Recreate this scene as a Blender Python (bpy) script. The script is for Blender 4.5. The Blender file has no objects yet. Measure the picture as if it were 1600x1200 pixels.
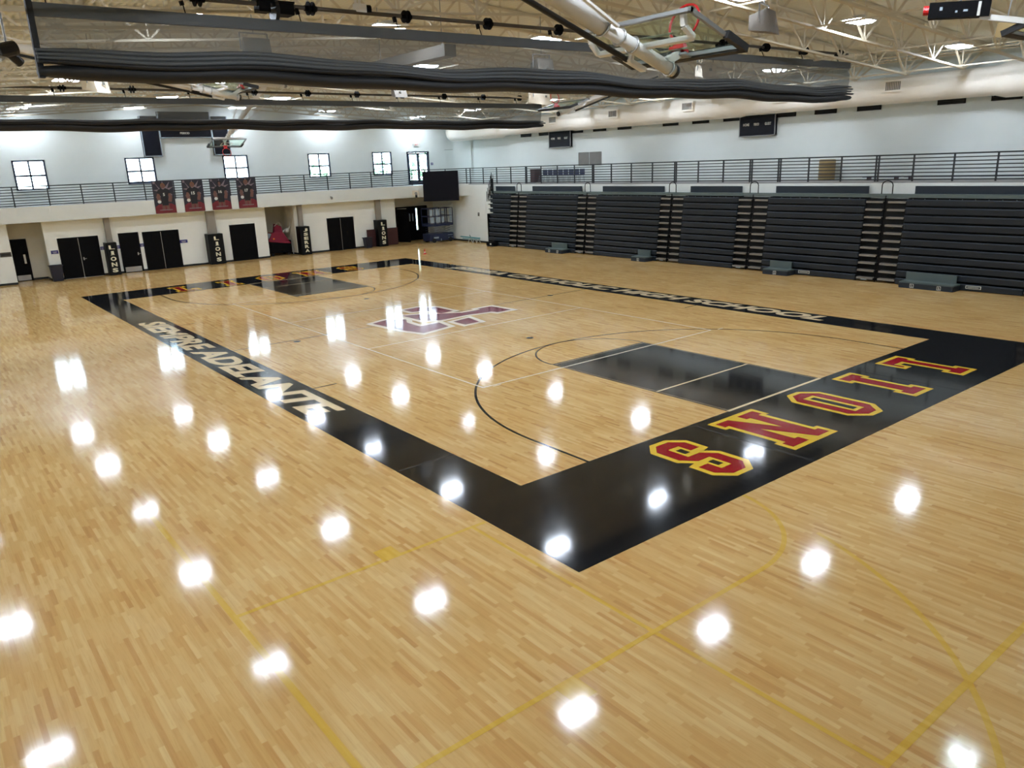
import bpy, bmesh, math, random
from mathutils import Vector, Matrix
from mathutils.geometry import tessellate_polygon
random.seed(7)
S = bpy.context.scene
COL = S.collection
PI = math.pi

# ------------------------------------------------------------------ camera, sky, exposure
def set_camera():
    a, p, r = 0.6613, 0.2803, -0.0382                 # heading, pitch down, roll
    f = Vector((math.sin(a)*math.cos(p), math.cos(a)*math.cos(p), -math.sin(p)))
    rt = Vector((math.cos(a), -math.sin(a), 0)); up = rt.cross(f)
    R2 = math.cos(r)*rt + math.sin(r)*up; U2 = -math.sin(r)*rt + math.cos(r)*up
    cd = bpy.data.cameras.new('camera'); cam = bpy.data.objects.new('camera', cd); COL.objects.link(cam)
    m = Matrix((R2, U2, -f)).transposed().to_4x4(); m.translation = Vector((-7.5812, -9.602, 5.3514))
    cam.matrix_world = m
    cd.sensor_fit = 'HORIZONTAL'; cd.sensor_width = 36.0; cd.lens = 36.0*1201.12/1600.0
    cd.clip_start = 0.05; cd.clip_end = 300
    S.camera = cam
set_camera()

LAMP = 98.0        # radiance of the ceiling fixtures
SKY = 15.0          # brightness of the sky outside the windows
W = bpy.data.worlds.new('sky'); S.world = W; W.use_nodes = True
_nt = W.node_tree; _nt.nodes.clear()
_o = _nt.nodes.new('ShaderNodeOutputWorld'); _b = _nt.nodes.new('ShaderNodeBackground')
_tc = _nt.nodes.new('ShaderNodeTexCoord'); _sp = _nt.nodes.new('ShaderNodeSeparateXYZ'); _cr = _nt.nodes.new('ShaderNodeValToRGB')
_nt.links.new(_tc.outputs['Generated'], _sp.inputs[0]); _nt.links.new(_sp.outputs['Z'], _cr.inputs[0])
_cr.color_ramp.elements[0].color = (0.80, 0.95, 1.0, 1); _cr.color_ramp.elements[1].color = (0.45, 0.74, 1.0, 1)
_nt.links.new(_cr.outputs[0], _b.inputs[0]); _b.inputs[1].default_value = SKY
_nt.links.new(_b.outputs[0], _o.inputs[0])

vs = S.view_settings
S.display_settings.display_device = 'sRGB'
vs.view_transform = 'Standard'; vs.look = 'None'; vs.gamma = 1.0; vs.exposure = 0.0; vs.use_curve_mapping = False
cy = S.cycles
cy.use_denoising = True; cy.denoising_input_passes = 'RGB_ALBEDO'
cy.max_bounces = 8; cy.diffuse_bounces = 4; cy.glossy_bounces = 4; cy.transmission_bounces = 4; cy.transparent_max_bounces = 12
cy.caustics_reflective = False; cy.caustics_refractive = False
cy.sample_clamp_indirect = 12.0

def portal(name, x0, x1, y, z0, z1):
    ld = bpy.data.lights.new(name, 'AREA'); ld.shape = 'RECTANGLE'; ld.size = x1-x0; ld.size_y = z1-z0
    ld.cycles.is_portal = True
    o = bpy.data.objects.new(name, ld); COL.objects.link(o)
    o.location = ((x0+x1)/2, y, (z0+z1)/2); o.rotation_euler = (-PI/2, 0, 0)

# ------------------------------------------------------------------ materials
def srgb(r, g, b):
    def c(v):
        v /= 255.0
        return v/12.92 if v <= .04045 else ((v+.055)/1.055)**2.4
    return (c(r), c(g), c(b), 1)
def mat(name, rgb, rough=.6, metal=0., noise=.10, scale=3., spec=.5, bump=0.):
    m = bpy.data.materials.new(name); m.use_nodes = True
    nt = m.node_tree; p = nt.nodes['Principled BSDF']
    col = srgb(*rgb)
    tc = nt.nodes.new('ShaderNodeTexCoord'); nz = nt.nodes.new('ShaderNodeTexNoise'); nz.inputs['Scale'].default_value = scale
    nz.inputs['Detail'].default_value = 4
    nt.links.new(tc.outputs['Object'], nz.inputs['Vector'])
    mx = nt.nodes.new('ShaderNodeMix'); mx.data_type = 'RGBA'
    mx.inputs[6].default_value = tuple(max(0, v*(1-noise)) for v in col[:3])+(1,)
    mx.inputs[7].default_value = tuple(min(1, v*(1+noise)) for v in col[:3])+(1,)
    nt.links.new(nz.outputs['Fac'], mx.inputs[0]); nt.links.new(mx.outputs[2], p.inputs['Base Color'])
    p.inputs['Roughness'].default_value = rough; p.inputs['Metallic'].default_value = metal
    p.inputs['Specular IOR Level'].default_value = spec
    if bump:
        bp = nt.nodes.new('ShaderNodeBump'); bp.inputs['Strength'].default_value = bump; bp.inputs['Distance'].default_value = .01
        nt.links.new(nz.outputs['Fac'], bp.inputs['Height']); nt.links.new(bp.outputs[0], p.inputs['Normal'])
    return m
def emit(name, rgb, s):
    m = bpy.data.materials.new(name); m.use_nodes = True; nt = m.node_tree; nt.nodes.clear()
    o = nt.nodes.new('ShaderNodeOutputMaterial'); e = nt.nodes.new('ShaderNodeEmission')
    e.inputs[0].default_value = rgb; e.inputs[1].default_value = s
    nt.links.new(e.outputs[0], o.inputs[0]); m.cycles.emission_sampling = 'FRONT'; return m
def glass(name, tint, gloss_rough=.02, fac=.08):
    m = bpy.data.materials.new(name); m.use_nodes = True; nt = m.node_tree; nt.nodes.clear()
    o = nt.nodes.new('ShaderNodeOutputMaterial'); t = nt.nodes.new('ShaderNodeBsdfTransparent'); g = nt.nodes.new('ShaderNodeBsdfGlossy')
    t.inputs[0].default_value = tint; g.inputs['Roughness'].default_value = gloss_rough
    mx = nt.nodes.new('ShaderNodeMixShader'); mx.inputs[0].default_value = fac
    nt.links.new(t.outputs[0], mx.inputs[1]); nt.links.new(g.outputs[0], mx.inputs[2]); nt.links.new(mx.outputs[0], o.inputs[0])
    return m
def mesh_fabric(name, rgb, open_):
    m = bpy.data.materials.new(name); m.use_nodes = True; nt = m.node_tree
    p = nt.nodes['Principled BSDF']; p.inputs['Base Color'].default_value = srgb(*rgb); p.inputs['Roughness'].default_value = .7
    t = nt.nodes.new('ShaderNodeBsdfTransparent'); mx = nt.nodes.new('ShaderNodeMixShader')
    tc = nt.nodes.new('ShaderNodeTexCoord'); nz = nt.nodes.new('ShaderNodeTexNoise'); nz.inputs['Scale'].default_value = .8
    nt.links.new(tc.outputs['Object'], nz.inputs['Vector'])
    mr = nt.nodes.new('ShaderNodeMapRange'); mr.inputs[3].default_value = 1-open_-.08; mr.inputs[4].default_value = 1-open_+.08
    nt.links.new(nz.outputs['Fac'], mr.inputs[0]); nt.links.new(mr.outputs[0], mx.inputs[0])
    nt.links.new(t.outputs[0], mx.inputs[1]); nt.links.new(p.outputs[0], mx.inputs[2])
    nt.links.new(mx.outputs[0], nt.nodes['Material Output'].inputs[0]); return m

FLOOR_ROUGH = .08
def varnish_normal(nt, p):
    """the same faint unevenness of the varnish under wood and paint: slopes of a fraction of a degree"""
    g = nt.nodes.new('ShaderNodeNewGeometry')
    mp = nt.nodes.new('ShaderNodeMapping'); mp.inputs['Scale'].default_value = (9.0, 3.0, 1)
    nt.links.new(g.outputs['Position'], mp.inputs[0])
    nz = nt.nodes.new('ShaderNodeTexNoise'); nz.inputs['Scale'].default_value = 1.0; nz.inputs['Detail'].default_value = 2
    nt.links.new(mp.outputs[0], nz.inputs['Vector'])
    ad = nt.nodes.new('ShaderNodeVectorMath'); ad.operation = 'ADD'; ad.inputs[1].default_value = (-.5, -.5, 0)
    nt.links.new(nz.outputs['Color'], ad.inputs[0])
    ml = nt.nodes.new('ShaderNodeVectorMath'); ml.operation = 'MULTIPLY'; ml.inputs[1].default_value = (.007, .0035, 0)
    nt.links.new(ad.outputs[0], ml.inputs[0])
    a2 = nt.nodes.new('ShaderNodeVectorMath'); a2.operation = 'ADD'; a2.inputs[1].default_value = (0, 0, 1)
    nt.links.new(ml.outputs[0], a2.inputs[0])
    nm = nt.nodes.new('ShaderNodeVectorMath'); nm.operation = 'NORMALIZE'; nt.links.new(a2.outputs[0], nm.inputs[0])
    # diffuse ground under a glossy film; the film's mirror share is capped at grazing angles
    fr = nt.nodes.new('ShaderNodeFresnel'); fr.inputs['IOR'].default_value = 1.5; nt.links.new(nm.outputs[0], fr.inputs['Normal'])
    mn = nt.nodes.new('ShaderNodeMath'); mn.operation = 'MINIMUM'; mn.inputs[1].default_value = .50; nt.links.new(fr.outputs[0], mn.inputs[0])
    df = nt.nodes.new('ShaderNodeBsdfDiffuse'); gl = nt.nodes.new('ShaderNodeBsdfGlossy'); gl.inputs['Roughness'].default_value = FLOOR_ROUGH
    nt.links.new(nm.outputs[0], gl.inputs['Normal']); nt.links.new(p.inputs['Base Color'].links[0].from_socket, df.inputs['Color'])
    mx = nt.nodes.new('ShaderNodeMixShader'); nt.links.new(mn.outputs[0], mx.inputs[0]); nt.links.new(df.outputs[0], mx.inputs[1]); nt.links.new(gl.outputs[0], mx.inputs[2])
    nt.links.new(mx.outputs[0], nt.nodes['Material Output'].inputs[0]); nt.nodes.remove(p)
def paint(name, rgb):
    m = bpy.data.materials.new(name); m.use_nodes = True; nt = m.node_tree; p = nt.nodes['Principled BSDF']
    nz = nt.nodes.new('ShaderNodeTexNoise'); nz.inputs['Scale'].default_value = 30
    g = nt.nodes.new('ShaderNodeNewGeometry'); nt.links.new(g.outputs['Position'], nz.inputs['Vector'])
    c = srgb(*rgb); mx = nt.nodes.new('ShaderNodeMix'); mx.data_type = 'RGBA'
    mx.inputs[6].default_value = tuple(v*.92 for v in c[:3])+(1,); mx.inputs[7].default_value = tuple(min(1, v*1.08) for v in c[:3])+(1,)
    nt.links.new(nz.outputs['Fac'], mx.inputs[0]); nt.links.new(mx.outputs[2], p.inputs['Base Color'])
    varnish_normal(nt, p); return m
def maple(stain=None):
    m = bpy.data.materials.new('maple_strip_floor' if stain is None else 'faded_yellow_line'); m.use_nodes = True; nt = m.node_tree; p = nt.nodes['Principled BSDF']
    N = nt.nodes.new; Lk = nt.links.new
    def math_(op, a, b=None):
        n = N('ShaderNodeMath'); n.operation = op
        for i, v in enumerate((a, b)):
            if v is None: continue
            if isinstance(v, (int, float)): n.inputs[i].default_value = v
            else: Lk(v, n.inputs[i])
        return n.outputs[0]
    g = N('ShaderNodeNewGeometry'); sx = N('ShaderNodeSeparateXYZ'); Lk(g.outputs['Position'], sx.inputs[0])
    row = math_('FLOOR', math_('DIVIDE', sx.outputs[0], .0571))
    wn = N('ShaderNodeTexWhiteNoise'); wn.noise_dimensions = '1D'; Lk(row, wn.inputs['W'])
    ln = math_('ADD', math_('MULTIPLY', wn.outputs['Value'], .35), .38)
    off = math_('MULTIPLY', wn.outputs['Value'], 37.7)
    u = math_('ADD', math_('DIVIDE', sx.outputs[1], ln), off)
    idx = math_('FLOOR', u)
    cb = N('ShaderNodeCombineXYZ'); Lk(row, cb.inputs[0]); Lk(idx, cb.inputs[1])
    w2 = N('ShaderNodeTexWhiteNoise'); w2.noise_dimensions = '2D'; Lk(cb.outputs[0], w2.inputs['Vector'])
    cr = N('ShaderNodeValToRGB'); e = cr.color_ramp.elements
    stops = [(0, (201, 154, 98)), (.05, (209, 165, 106)), (.2, (213, 173, 112)), (.5, (217, 180, 119)), (.8, (220, 186, 127)), (1, (225, 194, 137))]
    e[0].position = 0; e[0].color = srgb(*stops[0][1]); e[1].position = 1; e[1].color = srgb(*stops[-1][1])
    for q, c in stops[1:-1]:
        el = e.new(q); el.color = srgb(*c)
    Lk(w2.outputs['Value'], cr.inputs[0])
    # grain: long thin streaks along the strips
    mp = N('ShaderNodeMapping'); mp.inputs['Scale'].default_value = (60, 2.2, 1); Lk(g.outputs['Position'], mp.inputs[0])
    ad = N('ShaderNodeVectorMath'); ad.operation = 'ADD'; Lk(mp.outputs[0], ad.inputs[0]); Lk(w2.outputs['Color'], ad.inputs[1])
    nz = N('ShaderNodeTexNoise'); nz.inputs['Scale'].default_value = 1.; nz.inputs['Detail'].default_value = 5; nz.inputs['Roughness'].default_value = .65
    Lk(ad.outputs[0], nz.inputs['Vector'])
    c2 = N('ShaderNodeValToRGB'); c2.color_ramp.elements[0].position = .28; c2.color_ramp.elements[0].color = (.86, .78, .68, 1)
    c2.color_ramp.elements[1].position = .52; c2.color_ramp.elements[1].color = (1, 1, 1, 1); Lk(nz.outputs['Fac'], c2.inputs[0])
    mu = N('ShaderNodeMix'); mu.data_type = 'RGBA'; mu.blend_type = 'MULTIPLY'; mu.inputs[0].default_value = .8
    Lk(cr.outputs[0], mu.inputs[6]); Lk(c2.outputs[0], mu.inputs[7])
    # broad tone drift of the old boards
    n3 = N('ShaderNodeTexNoise'); n3.inputs['Scale'].default_value = .55; n3.inputs['Detail'].default_value = 2; Lk(g.outputs['Position'], n3.inputs['Vector'])
    c3 = N('ShaderNodeValToRGB'); c3.color_ramp.elements[0].position = .35; c3.color_ramp.elements[0].color = (.93, .87, .80, 1)
    c3.color_ramp.elements[1].position = .65; c3.color_ramp.elements[1].color = (1, 1, 1, 1); Lk(n3.outputs['Fac'], c3.inputs[0])
    m2 = N('ShaderNodeMix'); m2.data_type = 'RGBA'; m2.blend_type = 'MULTIPLY'; m2.inputs[0].default_value = 1
    Lk(mu.outputs[2], m2.inputs[6]); Lk(c3.outputs[0], m2.inputs[7])
    out = m2.outputs[2]
    if stain:
        m3 = N('ShaderNodeMix'); m3.data_type = 'RGBA'; m3.inputs[0].default_value = .58; Lk(out, m3.inputs[6]); m3.inputs[7].default_value = srgb(*stain); out = m3.outputs[2]
    Lk(out, p.inputs['Base Color'])
    varnish_normal(nt, p); return m

M = dict(
 wood=maple(), yline=maple((216, 176, 44)), pblack=paint('black_court_paint', (22, 23, 25)), pcream=paint('cream_court_paint', (226, 205, 165)),
 pwhite=paint('white_court_paint', (238, 228, 205)), pred=paint('red_court_paint', (150, 8, 28)), pyel=paint('yellow_court_paint', (226, 186, 60)),
 pmaroon=paint('maroon_court_paint', (128, 14, 44)), pgrey=paint('grey_seam', (70, 70, 70)),
 wall=mat('white_wall_paint', (222, 229, 225), .75, noise=.03, scale=1.2), walll=mat('warm_white_wall_paint', (241, 243, 234), .75, noise=.03, scale=1.2), wall2=mat('alcove_wall_paint', (214, 208, 190), .75, noise=.03),
 fascia=mat('cream_fascia_paint', (228, 232, 226), .7, noise=.03), mezz=mat('grey_track_floor', (150, 150, 148), .6),
 deck=mat('beige_roof_deck', (224, 221, 203), .6, noise=.05), steel=mat('beige_truss_paint', (206, 196, 172), .55, noise=.05),
 black=mat('black_door_paint', (4, 4, 6), .65, spec=.12), blackm=mat('black_metal', (18, 20, 24), .4, .3), rail=mat('black_rail_paint', (16, 22, 28), .4),
 base=mat('black_rubber_base', (20, 20, 20), .6), chrome=mat('brushed_steel', (190, 190, 188), .35, .9), column=mat('grey_column_paint', (148, 142, 130), .7),
 duct=mat('white_duct_paint', (246, 242, 230), .45, noise=.04), grille=mat('grey_grille', (120, 118, 112), .5), ventdark=mat('dark_opening', (10, 10, 12), .6),
 lampbody=mat('white_lamp_housing', (205, 205, 200), .4), white=mat('white_steel_paint', (222, 220, 214), .35), grey=mat('grey_steel', (140, 142, 142), .45, .2),
 red=mat('red_rim_paint', (196, 28, 30), .4), rubber=mat('black_padding', (14, 15, 17), .55), glassb=glass('backboard_glass', (.90, .97, .93, 1), .02, .06),
 pane=glass('window_pane', (.95, .98, 1, 1), .02, .04), frame=mat('navy_window_frame', (22, 32, 58), .4),
 cloth=mesh_fabric('grey_curtain_mesh', (100, 103, 100), .38), hem=mat('dark_curtain_vinyl', (7, 10, 13), .6, noise=.2, scale=2), band=mat('grey_curtain_band', (72, 76, 78), .6),
 pipe=mat('dark_steel_pipe', (78, 72, 64), .4, .5), bleach=mat('dark_slate_bleacher', (33, 42, 51), .45, noise=.12, spec=.35), bgreen=mat('grey_green_bleacher_deck', (84, 98, 96), .5),
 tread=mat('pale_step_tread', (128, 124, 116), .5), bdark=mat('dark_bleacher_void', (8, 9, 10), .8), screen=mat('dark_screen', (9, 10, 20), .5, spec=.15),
 sb=mat('navy_scoreboard', (9, 12, 22), .5, spec=.2), txt=mat('white_print', (214, 214, 206), .6), pad=mat('black_vinyl_pad', (10, 13, 14), .5, spec=.2), cream=mat('cream_print', (224, 220, 192), .6),
 brown=mat('maroon_pad_vinyl', (66, 30, 30), .5), bin=mat('navy_plastic_bin', (22, 24, 40), .45), blue=mat('blue_sign_plastic', (36, 40, 120), .5), plaque=mat('brown_plaque', (70, 64, 54), .5),
 lift=mat('blue_lift_paint', (22, 34, 66), .45), liftp=mat('pale_lift_panel', (150, 164, 172), .5), teal=mat('teal_paint', (70, 150, 160), .5), tan=mat('tan_mat_vinyl', (150, 128, 84), .6),
 maroon=mat('maroon_cloth', (130, 18, 48), .7), orange=mat('orange_reflector', (230, 120, 40), .5), skin=mat('print_skin_tone', (112, 78, 68), .7), pbg=mat('poster_dark_ground', (34, 32, 44), .5, noise=.45, scale=6),
 pglow=mat('poster_pale_rays', (128, 112, 118), .6, noise=.4, scale=9), pmar=mat('poster_maroon_foot', (110, 26, 36), .6, noise=.3, scale=6), hair=mat('print_hair', (120, 84, 54), .7), jersey=mat('print_black_jersey', (16, 16, 20), .6),
 leaf=mat('pale_leaf', (120, 160, 110), .7, noise=.3, scale=8), bark=mat('bark', (90, 70, 55), .8), ground=mat('pale_concrete', (190, 188, 180), .8), lamp=emit('lamp_diffuser', (.84, .94, 1.08, 1), LAMP),
 redled=emit('red_led', (1, .05, .03, 1), 2.5), bluechair=mat('navy_chair_vinyl', (30, 40, 74), .5), speaker=mat('cream_speaker_box', (226, 216, 196), .5), spgrey=mat('grey_speaker_box', (112, 106, 96), .6))

# ------------------------------------------------------------------ mesh helpers
class MB:
    def __init__(s): s.v = []; s.f = []
    def add(s, vs_, fs):
        n = len(s.v); s.v += [tuple(v) for v in vs_]; s.f += [tuple(i+n for i in f) for f in fs]; return s
    def box(s, x0, y0, z0, x1, y1, z1):
        return s.add([(x0,y0,z0),(x1,y0,z0),(x1,y1,z0),(x0,y1,z0),(x0,y0,z1),(x1,y0,z1),(x1,y1,z1),(x0,y1,z1)],
                     [(0,3,2,1),(4,5,6,7),(0,1,5,4),(1,2,6,5),(2,3,7,6),(3,0,4,7)])
    def bar(s, a, b, w, h=None):
        """rectangular bar from a to b"""
        a = Vector(a); b = Vector(b); d = (b-a).normalized(); h = h or w
        ref = Vector((0,0,1)) if abs(d.z) < .95 else Vector((1,0,0))
        sx = d.cross(ref).normalized()*w/2; sy = sx.cross(d).normalized()*h/2
        p = [q+k1*sx+k2*sy for q in (a, b) for k1, k2 in ((-1,-1),(1,-1),(1,1),(-1,1))]
        return s.add(p, [(0,1,2,3),(7,6,5,4),(0,4,5,1),(1,5,6,2),(2,6,7,3),(3,7,4,0)])
    def tube(s, a, b, r, n=10, r2=None, caps=True):
        a = Vector(a); b = Vector(b); d = (b-a).normalized(); r2 = r if r2 is None else r2
        ref = Vector((0,0,1)) if abs(d.z) < .95 else Vector((1,0,0))
        sx = d.cross(ref).normalized(); sy = sx.cross(d)
        p = [q+rr*(math.cos(2*PI*k/n)*sx+math.sin(2*PI*k/n)*sy) for q, rr in ((a,r),(b,r2)) for k in range(n)]
        f = [(k, k+n, (k+1) % n+n, (k+1) % n) for k in range(n)]
        if caps: f += [tuple(range(n)), tuple(range(2*n-1, n-1, -1))]
        return s.add(p, f)
    def path(s, pts, r, n=8):
        for a, b in zip(pts, pts[1:]): s.tube(a, b, r, n)
        return s
    def torus(s, c, ax, R, r, n=28, m=8):
        c = Vector(c); ax = Vector(ax).normalized(); ref = Vector((0,0,1)) if abs(ax.z) < .95 else Vector((1,0,0))
        u = ax.cross(ref).normalized(); w = ax.cross(u)
        p = []
        for i in range(n):
            t = 2*PI*i/n; e = math.cos(t)*u+math.sin(t)*w
            for j in range(m):
                q = 2*PI*j/m; p.append(c+e*(R+r*math.cos(q))+ax*r*math.sin(q))
        return s.add(p, [(i*m+j, ((i+1) % n)*m+j, ((i+1) % n)*m+(j+1) % m, i*m+(j+1) % m) for i in range(n) for j in range(m)])
    def lathe(s, c, prof, n=16):
        """profile [(r,z)] about a vertical axis through c"""
        p = [(c[0]+r*math.cos(2*PI*k/n), c[1]+r*math.sin(2*PI*k/n), c[2]+z) for r, z in prof for k in range(n)]
        f = [(i*n+k, i*n+(k+1) % n, (i+1)*n+(k+1) % n, (i+1)*n+k) for i in range(len(prof)-1) for k in range(n)]
        f += [tuple(range(n-1, -1, -1)), tuple(range((len(prof)-1)*n, len(prof)*n))]
        return s.add(p, f)
    def prism(s, poly, to3, depth):
        """2D polygon (list) pushed along depth; to3(u,v,w)"""
        n = len(poly); p = [to3(u, v, 0) for u, v in poly]+[to3(u, v, depth) for u, v in poly]
        t = tessellate_polygon([[Vector((u, v, 0)) for u, v in poly]])
        return s.add(p, [tuple(a) for a in t]+[(a[2]+n, a[1]+n, a[0]+n) for a in t]+[(k, (k+1) % n, (k+1) % n+n, k+n) for k in range(n)])
    def flat(s, loops, to3):
        """flat face set from an outer loop and holes"""
        t = tessellate_polygon([[Vector((u, v, 0)) for u, v in lp] for lp in loops])
        pts = [to3(u, v) for lp in loops for u, v in lp]
        return s.add(pts, [tuple(a) for a in t])
    def mesh(s, name, m=None, smooth=False, recalc=True):
        me = bpy.data.meshes.new(name); me.from_pydata(s.v, [], s.f)
        if recalc:
            bm = bmesh.new(); bm.from_mesh(me); bmesh.ops.recalc_face_normals(bm, faces=bm.faces); bm.to_mesh(me); bm.free()
        if m: me.materials.append(m)
        if smooth:
            for p in me.polygons: p.use_smooth = True
        me.update(); return me
    def build(s, name, m, parent=None, smooth=False, recalc=True):
        o = bpy.data.objects.new(name, s.mesh(name, m, smooth, recalc)); COL.objects.link(o)
        if parent: o.parent = parent
        return o
    def up(s, name, m, parent=None):
        """flat print facing up: no recalculation, faces turned to +z"""
        me = s.mesh(name, m, recalc=False)
        bm = bmesh.new(); bm.from_mesh(me)
        for f in bm.faces:
            f.normal_update()
            if f.normal.z < 0: f.normal_flip()
        bm.to_mesh(me); bm.free()
        o = bpy.data.objects.new(name, me); COL.objects.link(o)
        if parent: o.parent = parent
        return o
def B(x0, y0, z0, x1, y1, z1): return MB().box(x0, y0, z0, x1, y1, z1)
def empty(name, loc=(0,0,0), rot=(0,0,0)):
    o = bpy.data.objects.new(name, None); COL.objects.link(o); o.location = loc; o.rotation_euler = rot
    o.empty_display_size = .2; return o
def tag(o, label, cat, group=None, kind=None):
    o['label'] = label; o['category'] = cat
    if group: o['group'] = group
    if kind: o['kind'] = kind
    return o
def thing(name, label, cat, loc=(0,0,0), rot=(0,0,0), group=None): return tag(empty(name, loc, rot), label, cat, group)
def struct(name, mb, m, parent=None, **k):
    o = mb.build(name, m, parent, **k)
    if not parent: o['kind'] = 'structure'
    return o
def share(name, me, parent, loc=(0,0,0), rot=(0,0,0)):
    o = bpy.data.objects.new(name, me); COL.objects.link(o); o.parent = parent; o.location = loc; o.rotation_euler = rot; return o
def dup(root, loc, rot=None, label=None):
    r = root.copy(); COL.objects.link(r); r.location = loc
    if rot is not None: r.rotation_euler = rot
    if label: r['label'] = label
    for ch in list(root.children):
        c = ch.copy(); COL.objects.link(c); c.parent = r
        for g in list(ch.children):
            d = g.copy(); COL.objects.link(d); d.parent = c
    return r
ORD = ['first','second','third','fourth','fifth','sixth','seventh','eighth','ninth','tenth','eleventh','twelfth','thirteenth','fourteenth','fifteenth','sixteenth','seventeenth','eighteenth','nineteenth','twentieth','twenty-first']

def text(name, s, m, parent, w, h, to3, bold=.02, shear=0., depth=None, thick=0):
    """lettering from the built-in font, stretched to w x h; to3(u,v) places a point"""
    cu = bpy.data.curves.new('t', 'FONT'); cu.body = s; cu.size = 1; cu.offset = bold; cu.shear = shear; cu.resolution_u = 3
    o = bpy.data.objects.new('t', cu); COL.objects.link(o); bpy.context.view_layer.update()
    dg = bpy.context.evaluated_depsgraph_get(); me = bpy.data.meshes.new_from_object(o.evaluated_get(dg)); bpy.data.objects.remove(o); bpy.data.curves.remove(cu)
    xs = [v.co.x for v in me.vertices]; ys = [v.co.y for v in me.vertices]
    x0, x1, y0, y1 = min(xs), max(xs), min(ys), max(ys)
    for v in me.vertices:
        v.co = Vector(to3((v.co.x-x0)/(x1-x0)*w, (v.co.y-y0)/(y1-y0)*h))
    me.materials.clear(); me.materials.append(m); me.name = name
    me.update()
    o = bpy.data.objects.new(name, me); COL.objects.link(o); o.parent = parent; return o
def inset(poly, d):
    """mitred inset (d>0) of a simple counter-clockwise polygon"""
    n = len(poly); out = []
    A = sum(poly[i][0]*poly[(i+1) % n][1]-poly[(i+1) % n][0]*poly[i][1] for i in range(n))
    if A < 0: poly = poly[::-1]
    for i in range(n):
        a, b, c = Vector(poly[i-1]), Vector(poly[i]), Vector(poly[(i+1) % n])
        e1 = (b-a).normalized(); e2 = (c-b).normalized(); n1 = Vector((-e1.y, e1.x)); n2 = Vector((-e2.y, e2.x))
        k = n1+n2; L = k.dot(n1)
        out.append(tuple(b+k*(d/max(L, .25))))
    return out

# ------------------------------------------------------------------ room shell
XL, XR, YN, YF = -11.05, 27.05, -12.4, 41.0           # left, right, near and far (upper) walls
YL, YM, ZM, ZS = 39.63, 39.0, 4.03, 3.22              # lower far wall, mezzanine edge, mezzanine floor, soffit
XM = 24.85                                            # face below the side mezzanine
def zroof(x): return 10.42-.07*abs(x-8.0)
floor = struct('floor', B(XL-.3, YN-.3, -.3, XR+.3, 42.4, 0), M['wood'])
# corrugated roof deck
def build_deck():
    mb = MB(); xs = []; p = .2; x = XL
    while x < XR+.01:
        for dx, dz in ((0, 0), (.085, 0), (.105, .075), (.18, .075)): xs.append((x+dx, dz))
        x += p
    for y in (YN, 41.2):
        for a, dz in xs: mb.v.append((a, y, zroof(a)+dz))
    n = len(xs); mb.f = [(i, i+1, i+1+n, i+n) for i in range(n-1)]
    return mb
struct('ceiling', build_deck(), M['deck'])
TOP = 11.0
struct('wall_left', B(XL-.25, YN, 0, XL, 42.4, TOP), M['wall'])
struct('wall_near', B(XL, YN-.25, 0, XR, YN, TOP), M['wall'])
struct('wall_right', B(XR, YN, ZM, XR+.25, YF, TOP), M['wall'])
struct('wall_right_lower', B(XM, YN, 0, XM+.3, 41.0, ZM-.06), M['fascia'])
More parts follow.
